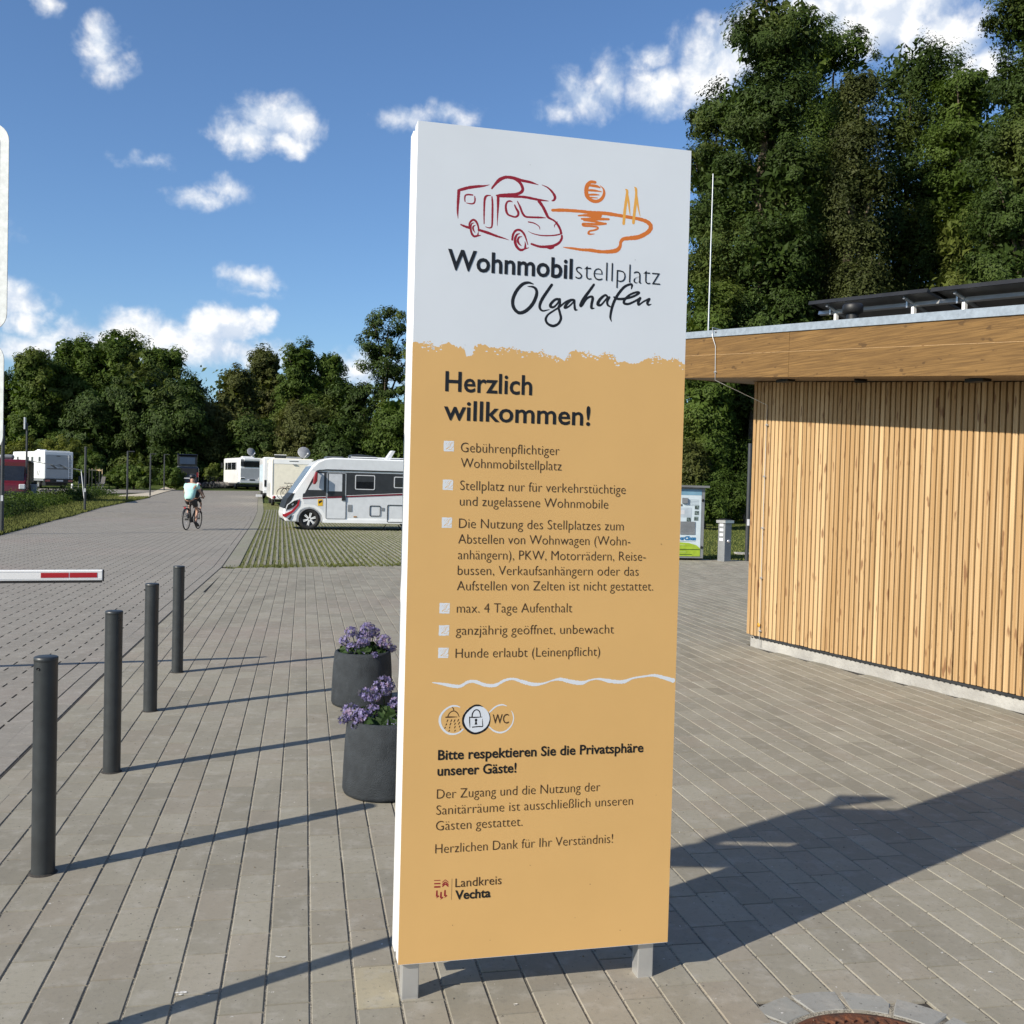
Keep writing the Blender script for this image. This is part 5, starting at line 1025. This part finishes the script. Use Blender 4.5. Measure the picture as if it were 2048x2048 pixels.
# cream caravan-bodied camper, rear towards the viewer
cv, g = rear_frame('cream motorhome seen from behind, with satellite dish and bicycles on its rear rack', 'motorhome', 'motorhome', 584, 1013, -15.5)
bx(cv, 'body', (0, 3.2, 1.55), (2.36, 6.4, 2.30), CREAM, .09, 3); bx(cv, 'left_side_skin', (-1.184, 3.2, 1.50), (.012, 6.1, 2.0), RVWHITE); bx(cv, 'rear_top_panel', (0, -.008, 2.52), (2.1, .014, .26), RVWHITE, .0)
bx(cv, 'rear_corner_moulding', (-1.10, -.012, 1.55), (.05, .02, 2.15), PALE); bx(cv, 'bumper', (0, -.03, .50), (2.30, .10, .22), RVWHITE, .03)
bx(cv, 'high_brake_light', (0.05, -.022, 2.55), (.50, .016, .03), BLACK); bx(cv, 'camera', (.1, -.05, 2.37), (.22, .04, .04), GREY)
for x in (-1.0, 1.0):
    b = MB(); b.lathe([(.0001, -.01), (.085, -.006), (.09, .02)], 16, (x, -.085, .50), 'Y'); b.build('rear_light', DARKRED, cv)
bx(cv, 'chassis', (0, 3.0, .34), (1.9, 5.4, .22), BLACK)
for x in (-1.0, 1.0):
    for y in (1.5, 5.2): wheel_x(cv, x, y)
bx(cv, 'roof_window', (-.65, 1.2, 2.78), (.60, .60, .24), GLASS, .0); bx(cv, 'roof_window_frame', (-.65, 1.2, 2.91), (.66, .66, .03), RVWHITE); bx(cv, 'roof_box', (.10, 1.0, 2.75), (.85, .7, .13), GREY, .03)
dish(cv, (.66, .6, 3.12), .34, .15)
bx(cv, 'bike_rack', (.25, -.42, .36), (1.5, .30, .05), SILVER); bx(cv, 'rack_arm', (.25, -.2, .36), (.06, .5, .06), BLACK); bx(cv, 'rack_upright', (.25, -.28, .8), (.04, .04, .9), SILVER); bx(cv, 'number_plate', (.3, -.60, .33), (.5, .01, .1), RED)
for i, (dy, dx) in enumerate(((-.34, -.55), (-.54, -.35))):
    p = Matrix.Rotation(R(15.5), 3, 'Z')@Vector((dx, dy, 0)); bicycle(['dark bicycle on the rear rack of the cream motorhome, inner one', 'dark bicycle on the rear rack of the cream motorhome, outer one'][i], (g[0]+p.x, g[1]+p.y, g[2]+.39), R(15.5-90), group='bicycles on the rear rack', rack=True, sc=.92)
# white motorhome hidden behind it
wv, g = rear_frame('white motorhome mostly hidden behind the cream one, only its left edge seen', 'motorhome', 'motorhome', 560, 998, -16)
bx(wv, 'body', (0, 3.3, 1.65), (2.3, 6.6, 2.35), RVWHITE, .08, 3); bx(wv, 'blue_tint_side', (-1.155, 3.2, 1.75), (.012, 5.8, 1.2), pm('side_blue_white', (.52, .62, .68), .4)); bx(wv, 'bumper', (0, -.05, .5), (2.28, .12, .25), RVWHITE, .03); bx(wv, 'underside', (0, 3, .3), (1.9, 5.2, .25), BLACK)
bx(wv, 'rear_light', (-1.0, -.02, 1.05), (.14, .02, .45), BLACK); bx(wv, 'entrance_step', (-1.35, 1.2, .18), (.4, .6, .16), PALE)
for x in (-1.0, 1.0): wheel_x(wv, x, 1.5); wheel_x(wv, x, 5)
# white coach-like motorhome
bs, g = rear_frame('white and grey coach-like motorhome with satellite dish, at the far end of the lot', 'motorhome', 'motorhome', 502, 978.5, -27)
bx(bs, 'body', (0, 3.6, 1.68), (2.2, 7.2, 2.45), RVWHITE, .18, 4); bx(bs, 'rear_panel', (0, -.012, 1.35), (1.96, .03, 1.15), RVGREY, .01); bx(bs, 'rear_dark_frame', (0, -.014, 2.42), (1.98, .03, .62), DARKBAND, .02); bx(bs, 'rear_window', (.06, -.03, 2.28), (1.6, .02, .46), GLASS, .005)
bx(bs, 'rear_spoiler', (.05, -.05, 2.74), (1.5, .10, .22), RVWHITE, .03); bx(bs, 'light_bar', (0, -.03, 2.60), (2.0, .02, .04), PALE)
bx(bs, 'bumper', (0, -.09, .72), (2.16, .18, .34), RVBODY, .05); bx(bs, 'lamp_cluster', (-.82, -.19, .98), (.42, .05, .20), RVWHITE, .02); bx(bs, 'lamp_cluster', (.82, -.19, .98), (.42, .05, .20), RVWHITE, .02); bx(bs, 'tail_lens', (-.82, -.218, .98), (.34, .01, .10), GLASS); bx(bs, 'tail_lens', (.82, -.218, .98), (.34, .01, .10), GLASS)
bx(bs, 'number_plate', (.05, -.19, .86), (.5, .01, .11), BLACK); bx(bs, 'underside', (0, 3.3, .38), (2.0, 6.4, .28), BLACK)
for z in (2.15,): bx(bs, 'side_window', (-1.105, 3.8, 2.12), (.014, 5.0, .68), GLASS, .0); 
for y in (1.5, 3.4, 5.2): bx(bs, 'window_post', (-1.112, y, 2.12), (.012, .06, .70), RVWHITE)
bx(bs, 'mirror', (-1.32, 6.9, 2.2), (.16, .1, .5), BLACK, .03)
for x in (-.98, .98): wheel_x(bs, x, 1.9, .40); wheel_x(bs, x, 5.9, .40)
bx(bs, 'roof_unit', (-.1, 1.2, 2.97), (1.1, .8, .14), RVWHITE, .04); dish(bs, (.18, .8, 3.50), .40, .3)
# old white camper with blue swooshes, left
lc, g = rear_frame('older white camper with blue swooshes and ladder on its rear, by the left trees', 'camper', 'camper', 117, 977.5, -44)
bx(lc, 'body', (0, 3.1, 1.83), (2.2, 6.2, 2.15), RVWHITE, .05, 2); b = MB(); b.prism([(5.2, 2.0), (7.0, 2.15), (7.3, 2.35), (7.05, 2.9), (5.2, 2.9)], -1.1, 1.1, 'YZ'); b.build('over_cab_bed', RVWHITE, lc, bev=.05); b = MB(); b.prism([(6.0, .5), (7.6, .5), (7.55, 1.1), (7.0, 1.35), (6.6, 2.1), (6.0, 2.1)], -.98, .98, 'YZ'); b.build('cab', RVWHITE, lc, bev=.05)
bx(lc, 'rear_skin_shaded', (0, -.006, 1.72), (2.02, .02, 1.85), RVGREY); bx(lc, 'dark_skirt', (0, .05, .62), (2.14, .3, .32), BLACK); bx(lc, 'side_skirt', (-1.06, 3.0, .70), (.06, 5.6, .22), GREY)  # grey rear sheet: shade on the white rear put into the colour
for x in (-.86, .86): bx(lc, 'rear_light', (x, -.11, .62), (.34, .02, .14), DARKRED)
bx(lc, 'number_plate', (.05, -.11, .63), (.5, .01, .12), PALE); bx(lc, 'underside', (0, 3.5, .35), (1.7, 6.2, .25), BLACK)
for i, x0 in enumerate((-.86, -.12)):
    b = MB(); b.prism([(x0, 1.92), (x0+.25, 1.90), (x0+.5, 1.78), (x0+.72, 1.60), (x0+.52, 1.60), (x0+.34, 1.74), (x0+.15, 1.86)], -.028, -.018, 'XZ'); b.build('swoosh', NAVY, lc)
    b = MB(); b.prism([(x0+.28, 1.90), (x0+.54, 1.78), (x0+.78, 1.60), (x0+.88, 1.60), (x0+.62, 1.80), (x0+.4, 1.90)], -.028, -.018, 'XZ'); b.build('swoosh', BLIND, lc)
bx(lc, 'blue_stripe', (-.08, -.022, 1.555), (1.62, .01, .07), NAVY)
for x in (.72, .95): bx(lc, 'ladder_rail', (x, -.08, 1.7), (.03, .03, 1.9), RVWHITE)
for z in (1.0, 1.3, 1.6, 1.9, 2.2, 2.5): bx(lc, 'ladder_rung', (.835, -.08, z), (.21, .025, .025), RVWHITE)
bx(lc, 'high_light', (-.05, -.03, 2.55), (.3, .03, .05), BLACK)
for y, w in ((1.0, .5), (2.6, .5), (3.7, .8), (5.9, .4)): o = bx(lc, 'side_window', (-1.106, y, 2.28), (.02, w, .44), RVGREY); bx(lc, 'pane', (-1.118, y, 2.28), (.01, w-.1, .34), GLASS)
for y in (1.15, 1.5): b = MB(); b.prism([(y, 1.0), (y+.1, 1.0), (y-.14, 1.42), (y-.2, 1.42)], -1.112, -1.102, 'YZ'); b.build('side_swoosh', NAVY, lc)
bx(lc, 'side_stripe', (-1.105, 3.2, .98), (.01, 2.2, .05), BLIND)
bx(lc, 'roof_rack', (0, 1.4, 2.95), (1.9, 2.2, .05), RVWHITE); bx(lc, 'roof_dome', (-.6, 2.0, 2.98), (.6, .6, .18), RVWHITE, .06)
for x in (-.9, .9): wheel_x(lc, x, 1.6); wheel_x(lc, x, 6.6)
# dark van with raised roof
vn, g = rear_frame('dark blue van with raised pop-up roof, parked at the end of the road', 'van', 'van', 374, 977, -18)
bx(vn, 'body', (0, 2.4, 1.12), (1.95, 4.8, 1.62), NAVY, .14, 3); bx(vn, 'tail_window', (0, -.01, 1.55), (1.5, .03, .52), BLACK, .01); bx(vn, 'roof_seam', (0, 2.3, 1.95), (1.8, 4.2, .06), BLIND, .02)
for x in (-.88, .88): bx(vn, 'rear_light', (x, -.01, 1.25), (.16, .05, .42), DARKRED)
bx(vn, 'bumper', (0, -.05, .48), (1.9, .12, .2), BLACK, .03); bx(vn, 'number_plate', (0, -.02, .92), (.5, .03, .11), PALE)
b = MB(); b.prism([(0.1, 2.0), (.05, 2.85), (.12, 2.93), (4.2, 2.08), (4.2, 2.0)], -.82, .82, 'YZ'); b.build('pop_up_roof', DARKBAND, vn); bx(vn, 'roof_window', (0, .03, 2.48), (1.3, .02, .6), pm('roof_blue', (.03, .05, .09), .3))
bx(vn, 'roof_shell', (0, 2.0, 2.62), (1.75, 4.3, .08), NAVY, .03, rx=R(-11))
for x in (-.85, .85): wheel_x(vn, x, .9, .33); wheel_x(vn, x, 3.9, .33)
# red van with awning
g = ground_at(4, 1006); RVR = pm('van_dark_red', (.11, .005, .008), .35, coat=.5); rv = thing('van', 'dark red camper van with awning at the left border', 'van', (g[0], g[1]+.4, g[2]), R(22))
bx(rv, 'body', (0, 3.2, 1.30), (2.0, 5.2, 1.95), RVR, .16, 3); b = MB(); b.prism([(-.55, .38), (1.0, .38), (1.0, 1.6), (.55, 1.55), (-.05, 1.12), (-.5, .98)], -.95, .95, 'YZ'); b.build('bonnet', RVR, rv, bev=.1, seg=3)
b = MB(); b.prism([(.0, 1.16), (.62, 1.95), (.66, 1.90), (.06, 1.10)], -.82, .82, 'YZ'); b.build('windscreen', GLASS, rv); bx(rv, 'bumper', (0, -.52, .48), (1.9, .16, .28), BLACK, .05)
for x in (-.78, .78): bx(rv, 'headlight', (x, -.50, .86), (.30, .14, .26), PALE, .04)
bx(rv, 'side_opening', (1.005, 3.3, 1.3), (.02, 3.6, 1.7), BLACK); bx(rv, 'roof_dome', (-.1, 1.6, 2.4), (.7, .7, .25), GREY, .1)
for x in (-.88, .88): wheel_x(rv, x, .35); wheel_x(rv, x, 4.4)
aw = MB(); aw.add([(1.0, 1.0, 2.25), (1.0, 4.6, 2.25), (3.6, 4.4, 1.82), (3.6, 1.2, 1.82), (1.0, 1.0, 2.21), (1.0, 4.6, 2.21), (3.6, 4.4, 1.78), (3.6, 1.2, 1.78)], [(0, 1, 2, 3), (7, 6, 5, 4), (0, 3, 7, 4), (1, 5, 6, 2), (2, 6, 7, 3), (0, 4, 5, 1)]); aw.build('awning', pm('awning_grey', (.20, .21, .22), .7), rv)
b = MB(); b.tube([(3.55, 1.25, 1.8), (3.75, .95, 0)], .022, 6); b.build('awning_pole', RVWHITE, rv); b = MB(); b.tube([(3.55, 4.3, 1.8), (3.65, 4.35, 0)], .022, 6); b.build('awning_pole', BLACK, rv)
# camp furniture, bins, small things
def chair(x, y, label, rz=0, m=BLACK):
    z = float(gz(y)); c = thing('folding_chair', label, 'chair', (x, y, z), rz, 'camping chairs'); bx(c, 'seat', (0, 0, .42), (.5, .45, .04), m); bx(c, 'backrest', (0, .22, .72), (.5, .04, .6), m, rx=R(-12))
    for sx in (-.23, .23): b = MB(); b.tube([(sx, -.2, 0), (sx, .22, .62)], .014, 6); b.build('leg', SILVER, c); b = MB(); b.tube([(sx, .2, 0), (sx, -.2, .6)], .014, 6); b.build('leg', SILVER, c)
g = ground_at(90, 1003); chair(g[0]-1.0, g[1]+.6, 'black camping chair under the awning, beside the grey pedestal', .5); chair(g[0]-2.2, g[1]+1.8, 'black camping chair deeper under the awning', -1.2)
g = ground_at(163, 978); chair(g[0], g[1], 'black high-backed camping chair beside the old white camper', .3); chair(g[0]+1.2, g[1]+.8, 'black camping chair near the staked young tree', -.4)
tb = thing('camping_table', 'low dark camping table under the awning', 'table', (ground_at(78, 1003)[0], ground_at(78, 1003)[1]+1.2, float(gz(54))), .3); bx(tb, 'top', (0, 0, .62), (.9, .6, .03), GREY)
for x in (-.4, .4):
    for y in (-.25, .25): bx(tb, 'leg', (x, y, .31), (.025, .025, .62), SILVER)
g = ground_at(68, 1004); ps = thing('supply_pedestal', 'grey supply pedestal on the left pitch beside the lamp post', 'supply pedestal', tuple(g), .2); bx(ps, 'body', (0, 0, .45), (.26, .24, .9), RVGREY, .01); bx(ps, 'cap', (0, 0, .92), (.32, .30, .05), PALE)
g = ground_at(144, 979); wp = thing('marker_post', 'short white marker post in front of the old camper', 'marker post', tuple(g)); bx(wp, 'post', (0, 0, .22), (.12, .12, .44), WHITE, .02)
# boulders at the end of the lot
STONE = pm('field_stone', (.20, .18, .155), .9, var=.3, scale=3, bump=.8, bscale=12)
for k in range(9):
    g = ground_at(412+k*6, 975); bm = bmesh.new(); bmesh.ops.create_icosphere(bm, subdivisions=2, radius=.42)
    for v in bm.verts: v.co = Vector((v.co.x*1.2, v.co.y, v.co.z*.8))*(1+random.uniform(-.16, .16))
    me = bpy.data.meshes.new('boulder'); bm.to_mesh(me); bm.free(); me.materials.append(STONE); o = new_obj('boulder', me); o.location = (g[0], g[1], g[2]+.2)
    tag(o, ['first','second','third','fourth','fifth','sixth','seventh','eighth','last'][k]+' grey brown boulder of the row, counted from the dark van', 'boulder', 'boulders bordering the lot')
for k in range(3):
    g = ground_at(425+k*9, 977); bicycle(['dark bicycle by the boulders nearest the dark van','middle one of three dark bicycles by the boulders','dark bicycle by the boulders nearest the coach-like motorhome'][k], (g[0], g[1]-.3, g[2]), R(70+10*k), group='bicycles by the boulders', rack=True)

# ================================================================== TREES
LA = leafmat('leaf_dark', (.034, .058, .011), (.054, .084, .016), .15, .45, (.080, .098, .022))
LB = leafmat('leaf_mid', (.060, .098, .015), (.090, .130, .024), .25, .4, (.115, .130, .030))
LC = leafmat('leaf_olive', (.074, .086, .022), (.105, .116, .032), .25, .4, (.088, .085, .030))
LD = leafmat('leaf_yellow_green', (.120, .140, .022), (.170, .180, .032), .28, .5)
LW = leafmat('leaf_willow', (.048, .060, .016), (.072, .082, .024), .15, .5)
BARK = pm('bark', (.13, .10, .07), .95, var=.35, scale=6, bump=1, bscale=30); BARKP = pm('birch_bark', (.45, .42, .36), .8, var=.4, scale=5)
def crown_mesh(blobs, nclump, per, cr, leaf, seed, flat=.75, inner=.35, droop=0):
    g = np.random.default_rng(seed); B = np.array(blobs, float); w = (B[:, 3]*B[:, 5])**1.0; w /= w.sum()
    bi = g.choice(len(B), nclump, p=w); d = g.normal(size=(nclump, 3)); d /= np.linalg.norm(d, axis=1)[:, None]; d[:, 2] = np.where(d[:, 2] < -.55, -d[:, 2]*.6, d[:, 2])
    rad = g.uniform(.62, 1.04, nclump); cc = B[bi, :3]+d*B[bi, 3:]*rad[:, None]; crr = cr*g.uniform(.55, 1.35, nclump)
    ci = np.repeat(np.arange(nclump), per); n = len(ci); q = g.normal(size=(n, 3)); q /= np.linalg.norm(q, axis=1)[:, None]; q *= (g.random(n)**.45)[:, None]
    q[:, 2] *= flat; pos = cc[ci]+q*crr[ci][:, None]
    if droop: pos[:, 2] -= droop*np.abs(g.normal(size=n))*crr[ci]
    nn = q*1.0+(d[ci])*.8+np.array([0, 0, .45])+g.normal(0, .30, (n, 3)); sz = leaf*g.uniform(.6, 1.3, n)
    ni = int(n*inner*.35); bj = g.choice(len(B), ni, p=w); e = g.normal(size=(ni, 3)); e /= np.linalg.norm(e, axis=1)[:, None]
    pi_ = B[bj, :3]+e*B[bj, 3:]*(g.random(ni)**.5*.72)[:, None]; pos = np.vstack([pos, pi_]); nn = np.vstack([nn, g.normal(size=(ni, 3))+np.array([0, 0, .3])]); sz = np.r_[sz, leaf*2.6*g.uniform(.7, 1.3, ni)]
    V, F = leaf_quads(pos, nn, sz*1.18, .75); V = V.reshape(-1, 4, 3)[:, :3].reshape(-1, 3); F = np.arange(len(V)).reshape(-1, 3); return V, F, np.random.default_rng(seed+1).random(len(F)), cc
def tree(name, label, base, H, hw, m, seed, leaf, nclump, per, cr, group=None, low=.12, nb=7, bark=BARK, shape='round', droop=0, trunk_r=.28, limbs=6, cat='tree', inner=.35, flat=.75):
    t_ = thing(name, label, cat, tuple(base), 0, group); g = np.random.default_rng(seed); bl_ = []
    for k in range(nb):
        f = (k+.5)/nb; z = H*(low+(.97-low)*f); env = {'round': math.sin(math.pi*(.17+.70*f))**.5, 'cone': (1-f)*.95+.08, 'column': .8+.2*math.sin(math.pi*f)}[shape]
        r = hw*env; a = g.uniform(0, 6.28); off = r*g.uniform(.25, .48)
        for j in range(3 if shape != 'cone' else 1):
            aa = a+j*math.pi*.667+g.uniform(-.5, .5); o2 = off if shape != 'cone' else 0; rb = r*g.uniform(.50, .78) if shape != 'cone' else r
            bl_.append((math.cos(aa)*o2, math.sin(aa)*o2, min(z, H-rb*.75), rb, rb, min(H*(.97-low)/nb*1.5+rb*.35, rb*1.15)))
    V, F, A, cc = crown_mesh(bl_, nclump, per, cr, leaf, seed+7, flat=flat, droop=droop, inner=inner)
    tag(fast_mesh('crown', V, F, m, t_, A), kind='stuff')
    b = MB(); pts = [(0, 0, -.2), (g.uniform(-.1, .1), 0, H*.25), (g.uniform(-.3, .3), g.uniform(-.3, .3), H*.55), (g.uniform(-.4, .4), 0, H*.88)]; b.tube(pts, [trunk_r*1.25, trunk_r, trunk_r*.6, trunk_r*.15], 9); b.build('trunk', bark, t_)
    far_ = cc[g.choice(len(cc), limbs)]; b = MB()
    for c in far_:
        z0 = max(H*.12, c[2]*.62-.5); b.tube([(0, 0, z0), tuple(np.array([c[0]*.5, c[1]*.5, z0+(c[2]-z0)*.65])), tuple(c)], [trunk_r*.38, trunk_r*.22, .03], 6)
    b.build('limbs', bark, t_); return t_
def base_at(px, Y): p = at_depth(px*1.06, 960, Y); return np.array([p[0], Y, float(gz(Y))])
def top_z(px, py, Y): return at_depth(px*1.06, py*1.06, Y)[2]
DG = 'trees beyond the far end of the lot'
TL = [ # px, top, half width px, Y, material, label
 (-30,700,65,108,LA,'dark tree cut by the left border of the photo'),(62,668,52,106,LB,'mid green tree above the red van'),(140,640,62,111,LB,'broad tall tree with bare twigs showing, above the old white camper'),
 (225,634,70,113,LB,'tallest rounded tree of the left wood'),(300,655,52,111,LB,'round topped tree at the right shoulder of the left wood'),(352,712,44,103,LA,'dark tree sloping down to the gap in the tree line'),
 (262,706,72,98,LA,'very dark broad tree in front of the left wood'),(178,745,58,97,LA,'dark tree just right of the old white camper'),(330,735,60,96,LA,'dark tree behind the pop-up roof van'),
 (413,690,13,110,LA,'small conifer tip rising in the gap of the tree line'),(405,765,46,99,LC,'olive willow right of the pop-up roof van'),(448,700,44,105,LC,'olive birch with pale stems showing'),
 (498,658,46,112,LC,'grey olive tree, highest left of the bright green one'),(562,652,50,106,LB,'bright green round tree right of the middle gap'),(622,662,44,108,LB,'green tree left of the open crowned oak'),
 (480,790,50,97,LA,'dark tree above the coach-like motorhome'),(560,770,54,96,LC,'olive bushy tree above the cream motorhome'),(660,730,54,102,LA,'dark tree left of the oak trunk'),
 (722,572,52,104,LA,'tall open crowned oak with brown trunk, left of the welcome sign'),(640,800,56,94,LA,'dark undergrown tree above the dark banded motorhome'),(745,760,50,96,LB,'green tree low beside the welcome sign edge'),
 (800,640,60,103,LB,'tree hidden behind the left part of the welcome sign'),(900,650,80,100,LA,'tree hidden behind the middle of the welcome sign'),(1010,600,80,96,LB,'tree hidden behind the upper welcome sign'),(1130,560,80,88,LA,'tree hidden behind the right part of the welcome sign')]
for i, (px, tp, hwp, Y, m, lab) in enumerate(TL):
    Y = Y+9 if px < 700 else Y+5
    bp = base_at(px, Y); H = top_z(px, tp, Y)-bp[2]; hw = hwp*1.06*Y/FPX*1.12
    con = 'conifer' in lab; oak = 'oak with' in lab
    tree('conifer_tree' if con else 'leafy_tree', lab, bp, H, hw, m, 100+i*3, .30, int((60 if oak else 80)+hw*H*(.75 if oak else 1.7))//(3 if 'hidden' in lab else 1), 150 if oak else 170, .75 if oak else min(.95, hw*.45), DG, low=.30 if oak else .05, nb=9 if con else 6, shape='cone' if con else 'round', bark=BARKP if 'birch' in lab else BARK, trunk_r=.32, limbs=14 if oak else 6, inner=0 if (oak or con) else .5)
RG = 'tall trees behind the timber building'
TR = [ # px, top px, half width px, Y, mat, label, low
 (1425,-150,125,54,LA,'tall dark tree nearest the welcome sign, its top cut by the frame',.04),(1335,150,88,57,LA,'lower left tree of the right-hand wood, reaching behind the sign',.03),(1540,20,110,62,LB,'tree behind the tallest one, its crown top just in the frame',.04),
 (1590,90,70,53,LW,'olive brown drooping willow in the middle of the right-hand wood',.15),(1700,66,125,60,LA,'rounded dark tree right of the drooping willow',.08),(1800,110,115,57,LB,'lower tree above the solar panels',.12),
 (1925,-190,115,50,LA,'tall tree at the right border, its top cut by the frame',.14),(2010,60,100,60,LB,'tree cut by the right border of the photo',.05),(1335,520,62,52,LB,'low green tree right beside the sign, above the roof edge',.02),(1450,560,80,57,LA,'dark tree low behind the roof edge',.02),(1600,400,90,64,LA,'shaded tree deep behind the roof vent',.04)]
for i, (px, tp, hwp, Y, m, lab, low) in enumerate(TR):
    bp = base_at(px, Y); H = top_z(px, tp, Y)-bp[2]; hw = hwp*1.06*Y/FPX*1.05
    w_ = 'willow' in lab
    tree('willow_tree' if w_ else 'leafy_tree', lab, bp, H, hw, m, 400+i*5, .165 if not w_ else .14, int(80+hw*H*3.6), 210, .72, RG, low=low, nb=8, trunk_r=.38, limbs=9, droop=1.6 if w_ else .25, inner=.42)
# bushes
def bush(px, tp, hwp, Y, m, lab, seed, leaf=.12, group='round bushes', name='bush', per=110, basepy=None):
    bp = base_at(px, Y); H = top_z(px, tp, Y)-bp[2]; hw = hwp*1.06*Y/FPX
    t_ = thing(name, lab, 'bush', tuple(bp), 0, group); g = np.random.default_rng(seed); bl_ = [(g.uniform(-.45, .45)*hw, g.uniform(-.3, .3)*hw, H*.45, hw*.62, hw*.55, H*.52) for _ in range(4)]
    V, F, A, cc = crown_mesh(bl_, int(30+hw*H*7), per, .34*max(1, H/3), leaf, seed); V[:, 2] = np.maximum(V[:, 2], 0); tag(fast_mesh('foliage', V, F, m, t_, A), kind='stuff')
    b = MB()
    for k in range(5): a = g.uniform(0, 6.28); b.tube([(.1*math.cos(a), .1*math.sin(a), -.05), (hw*.3*math.cos(a), hw*.3*math.sin(a), H*.6)], [.04, .015], 5)
    b.build('stems', BARK, t_)
for i, a in enumerate(((255,870,46,84,LB,'large round bush behind the lamp posts'),(222,885,26,86,LB,'smaller round bush at the left of the large one'),(330,880,26,88,LB,'round bush left of the pop-up roof van'),(400,872,22,103,LB,'bush right of the pop-up roof van'),(430,878,24,104,LB,'bush behind the boulders'),
    (50,822,42,92,LD,'yellow green bush above the red van'),(120,818,46,95,LD,'yellow green bush behind the old white camper'),(170,845,36,88,LB,'bush beside the staked young tree'),(10,840,36,90,LD,'yellow green bush at the left border'))):
    bush(*a, seed=700+i, leaf=.20)
for i, a in enumerate(((1310,820,42,50,LC,'thin grey green willow bush right of the welcome sign'),(1375,880,40,47,LB,'leafy bush behind the grey pedestal'),(1330,905,38,45,LB,'leafy bush behind the cleaning cabinet'),(1410,830,40,52,LA,'dark bush at the corner of the timber wall'),(1290,760,40,56,LA,'dark bush above the cleaning cabinet'),(1250,900,40,46,LB,'bush hidden behind the sign, right of the lawn'),(1450,900,40,46,LB,'bush hidden by the timber wall'))):
    bush(*a, seed=800+i, leaf=.13, group='bushes along the right lawn')
# young tree with stakes
g = ground_at(191, 977); yt = thing('young_tree', 'young tree tied between pale wooden stakes', 'tree', tuple(g)); STK = pm('stake_wood', (.55, .42, .24), .8)
for x, y in ((-.42, -.3), (.42, -.3), (-.42, .3), (.42, .3)): b = MB(); b.tube([(x, y, 0), (x, y, 1.62)], .04, 8); b.build('stake', STK, yt)
bx(yt, 'cross_bar', (0, -.3, 1.5), (.9, .03, .09), STK); bx(yt, 'cross_bar', (0, .3, 1.5), (.9, .03, .09), STK); b = MB(); b.tube([(0, 0, 0), (.03, 0, 2.6)], [.035, .015], 6); b.build('trunk', BARK, yt)
V, F, A, cc = crown_mesh([(0, 0, 2.4, .4, .4, .6)], 16, 40, .25, .12, 51); tag(fast_mesh('crown', V, F, LB, yt, A), kind='stuff')
# brambles along the verge, distant wood
def foliage_band(name, P0, P1, n, wid, hgt, leaf, m, seed, clump=.35):
    g = np.random.default_rng(seed); nc = n//60; f = g.random(nc); c = np.array(P0, float)[None]*(1-f)[:, None]+np.array(P1)[None]*f[:, None]; d = np.array(P1, float)-np.array(P0, float); d /= np.linalg.norm(d); nn_ = np.array([-d[1], d[0]])
    c = c+nn_*(g.uniform(-wid, wid, nc))[:, None]; hh = hgt*g.uniform(.35, 1.0, nc); z = gz(c[:, 1])+hh*g.uniform(.2, 1, nc)
    ci = np.repeat(np.arange(nc), 60); q = g.normal(size=(len(ci), 3))*clump*np.array([1, 1, .6]); pos = np.c_[c[ci], z[ci]]+q; pos[:, 2] = np.maximum(pos[:, 2], gz(pos[:, 1]))
    V, F = leaf_quads(pos, q/clump+np.array([0, 0, .6])+g.normal(0, .4, q.shape), leaf*g.uniform(.6, 1.3, len(ci)), .6); return tag(fast_mesh(name, V, F, m, None, g.random(len(F))), kind='stuff')
vp = [np.array(ground_at(x*1.06, y*1.06)[:2]) for x, y in ((-60, 1010), (0, 982), (60, 968), (130, 950), (190, 940), (225, 934))]
for i in range(5): foliage_band('brambles', vp[i]-np.array([1.2, 0]), vp[i+1]-np.array([1.0, 0]), [9000, 11000, 9000, 7000, 3600][i], .9 if i < 4 else .5, .62 if i < 4 else .35, .10, LA if i % 2 else LB, 900+i, .28)
foliage_band('woods', (-120, 134), (75, 130), 60000, 4, 14, .75, LA, 950, 1.5)
foliage_band('woods', (8, 68), (75, 66), 36000, 3, 11, .5, LA, 951, 1.1)
foliage_band('undergrowth', (-85, 109), (-8, 107), 46000, 1.5, 3.6, .34, LA, 952, .7)
foliage_band('undergrowth', (6, 58), (22, 55), 16000, 1.2, 3.0, .2, LA, 953, .6)
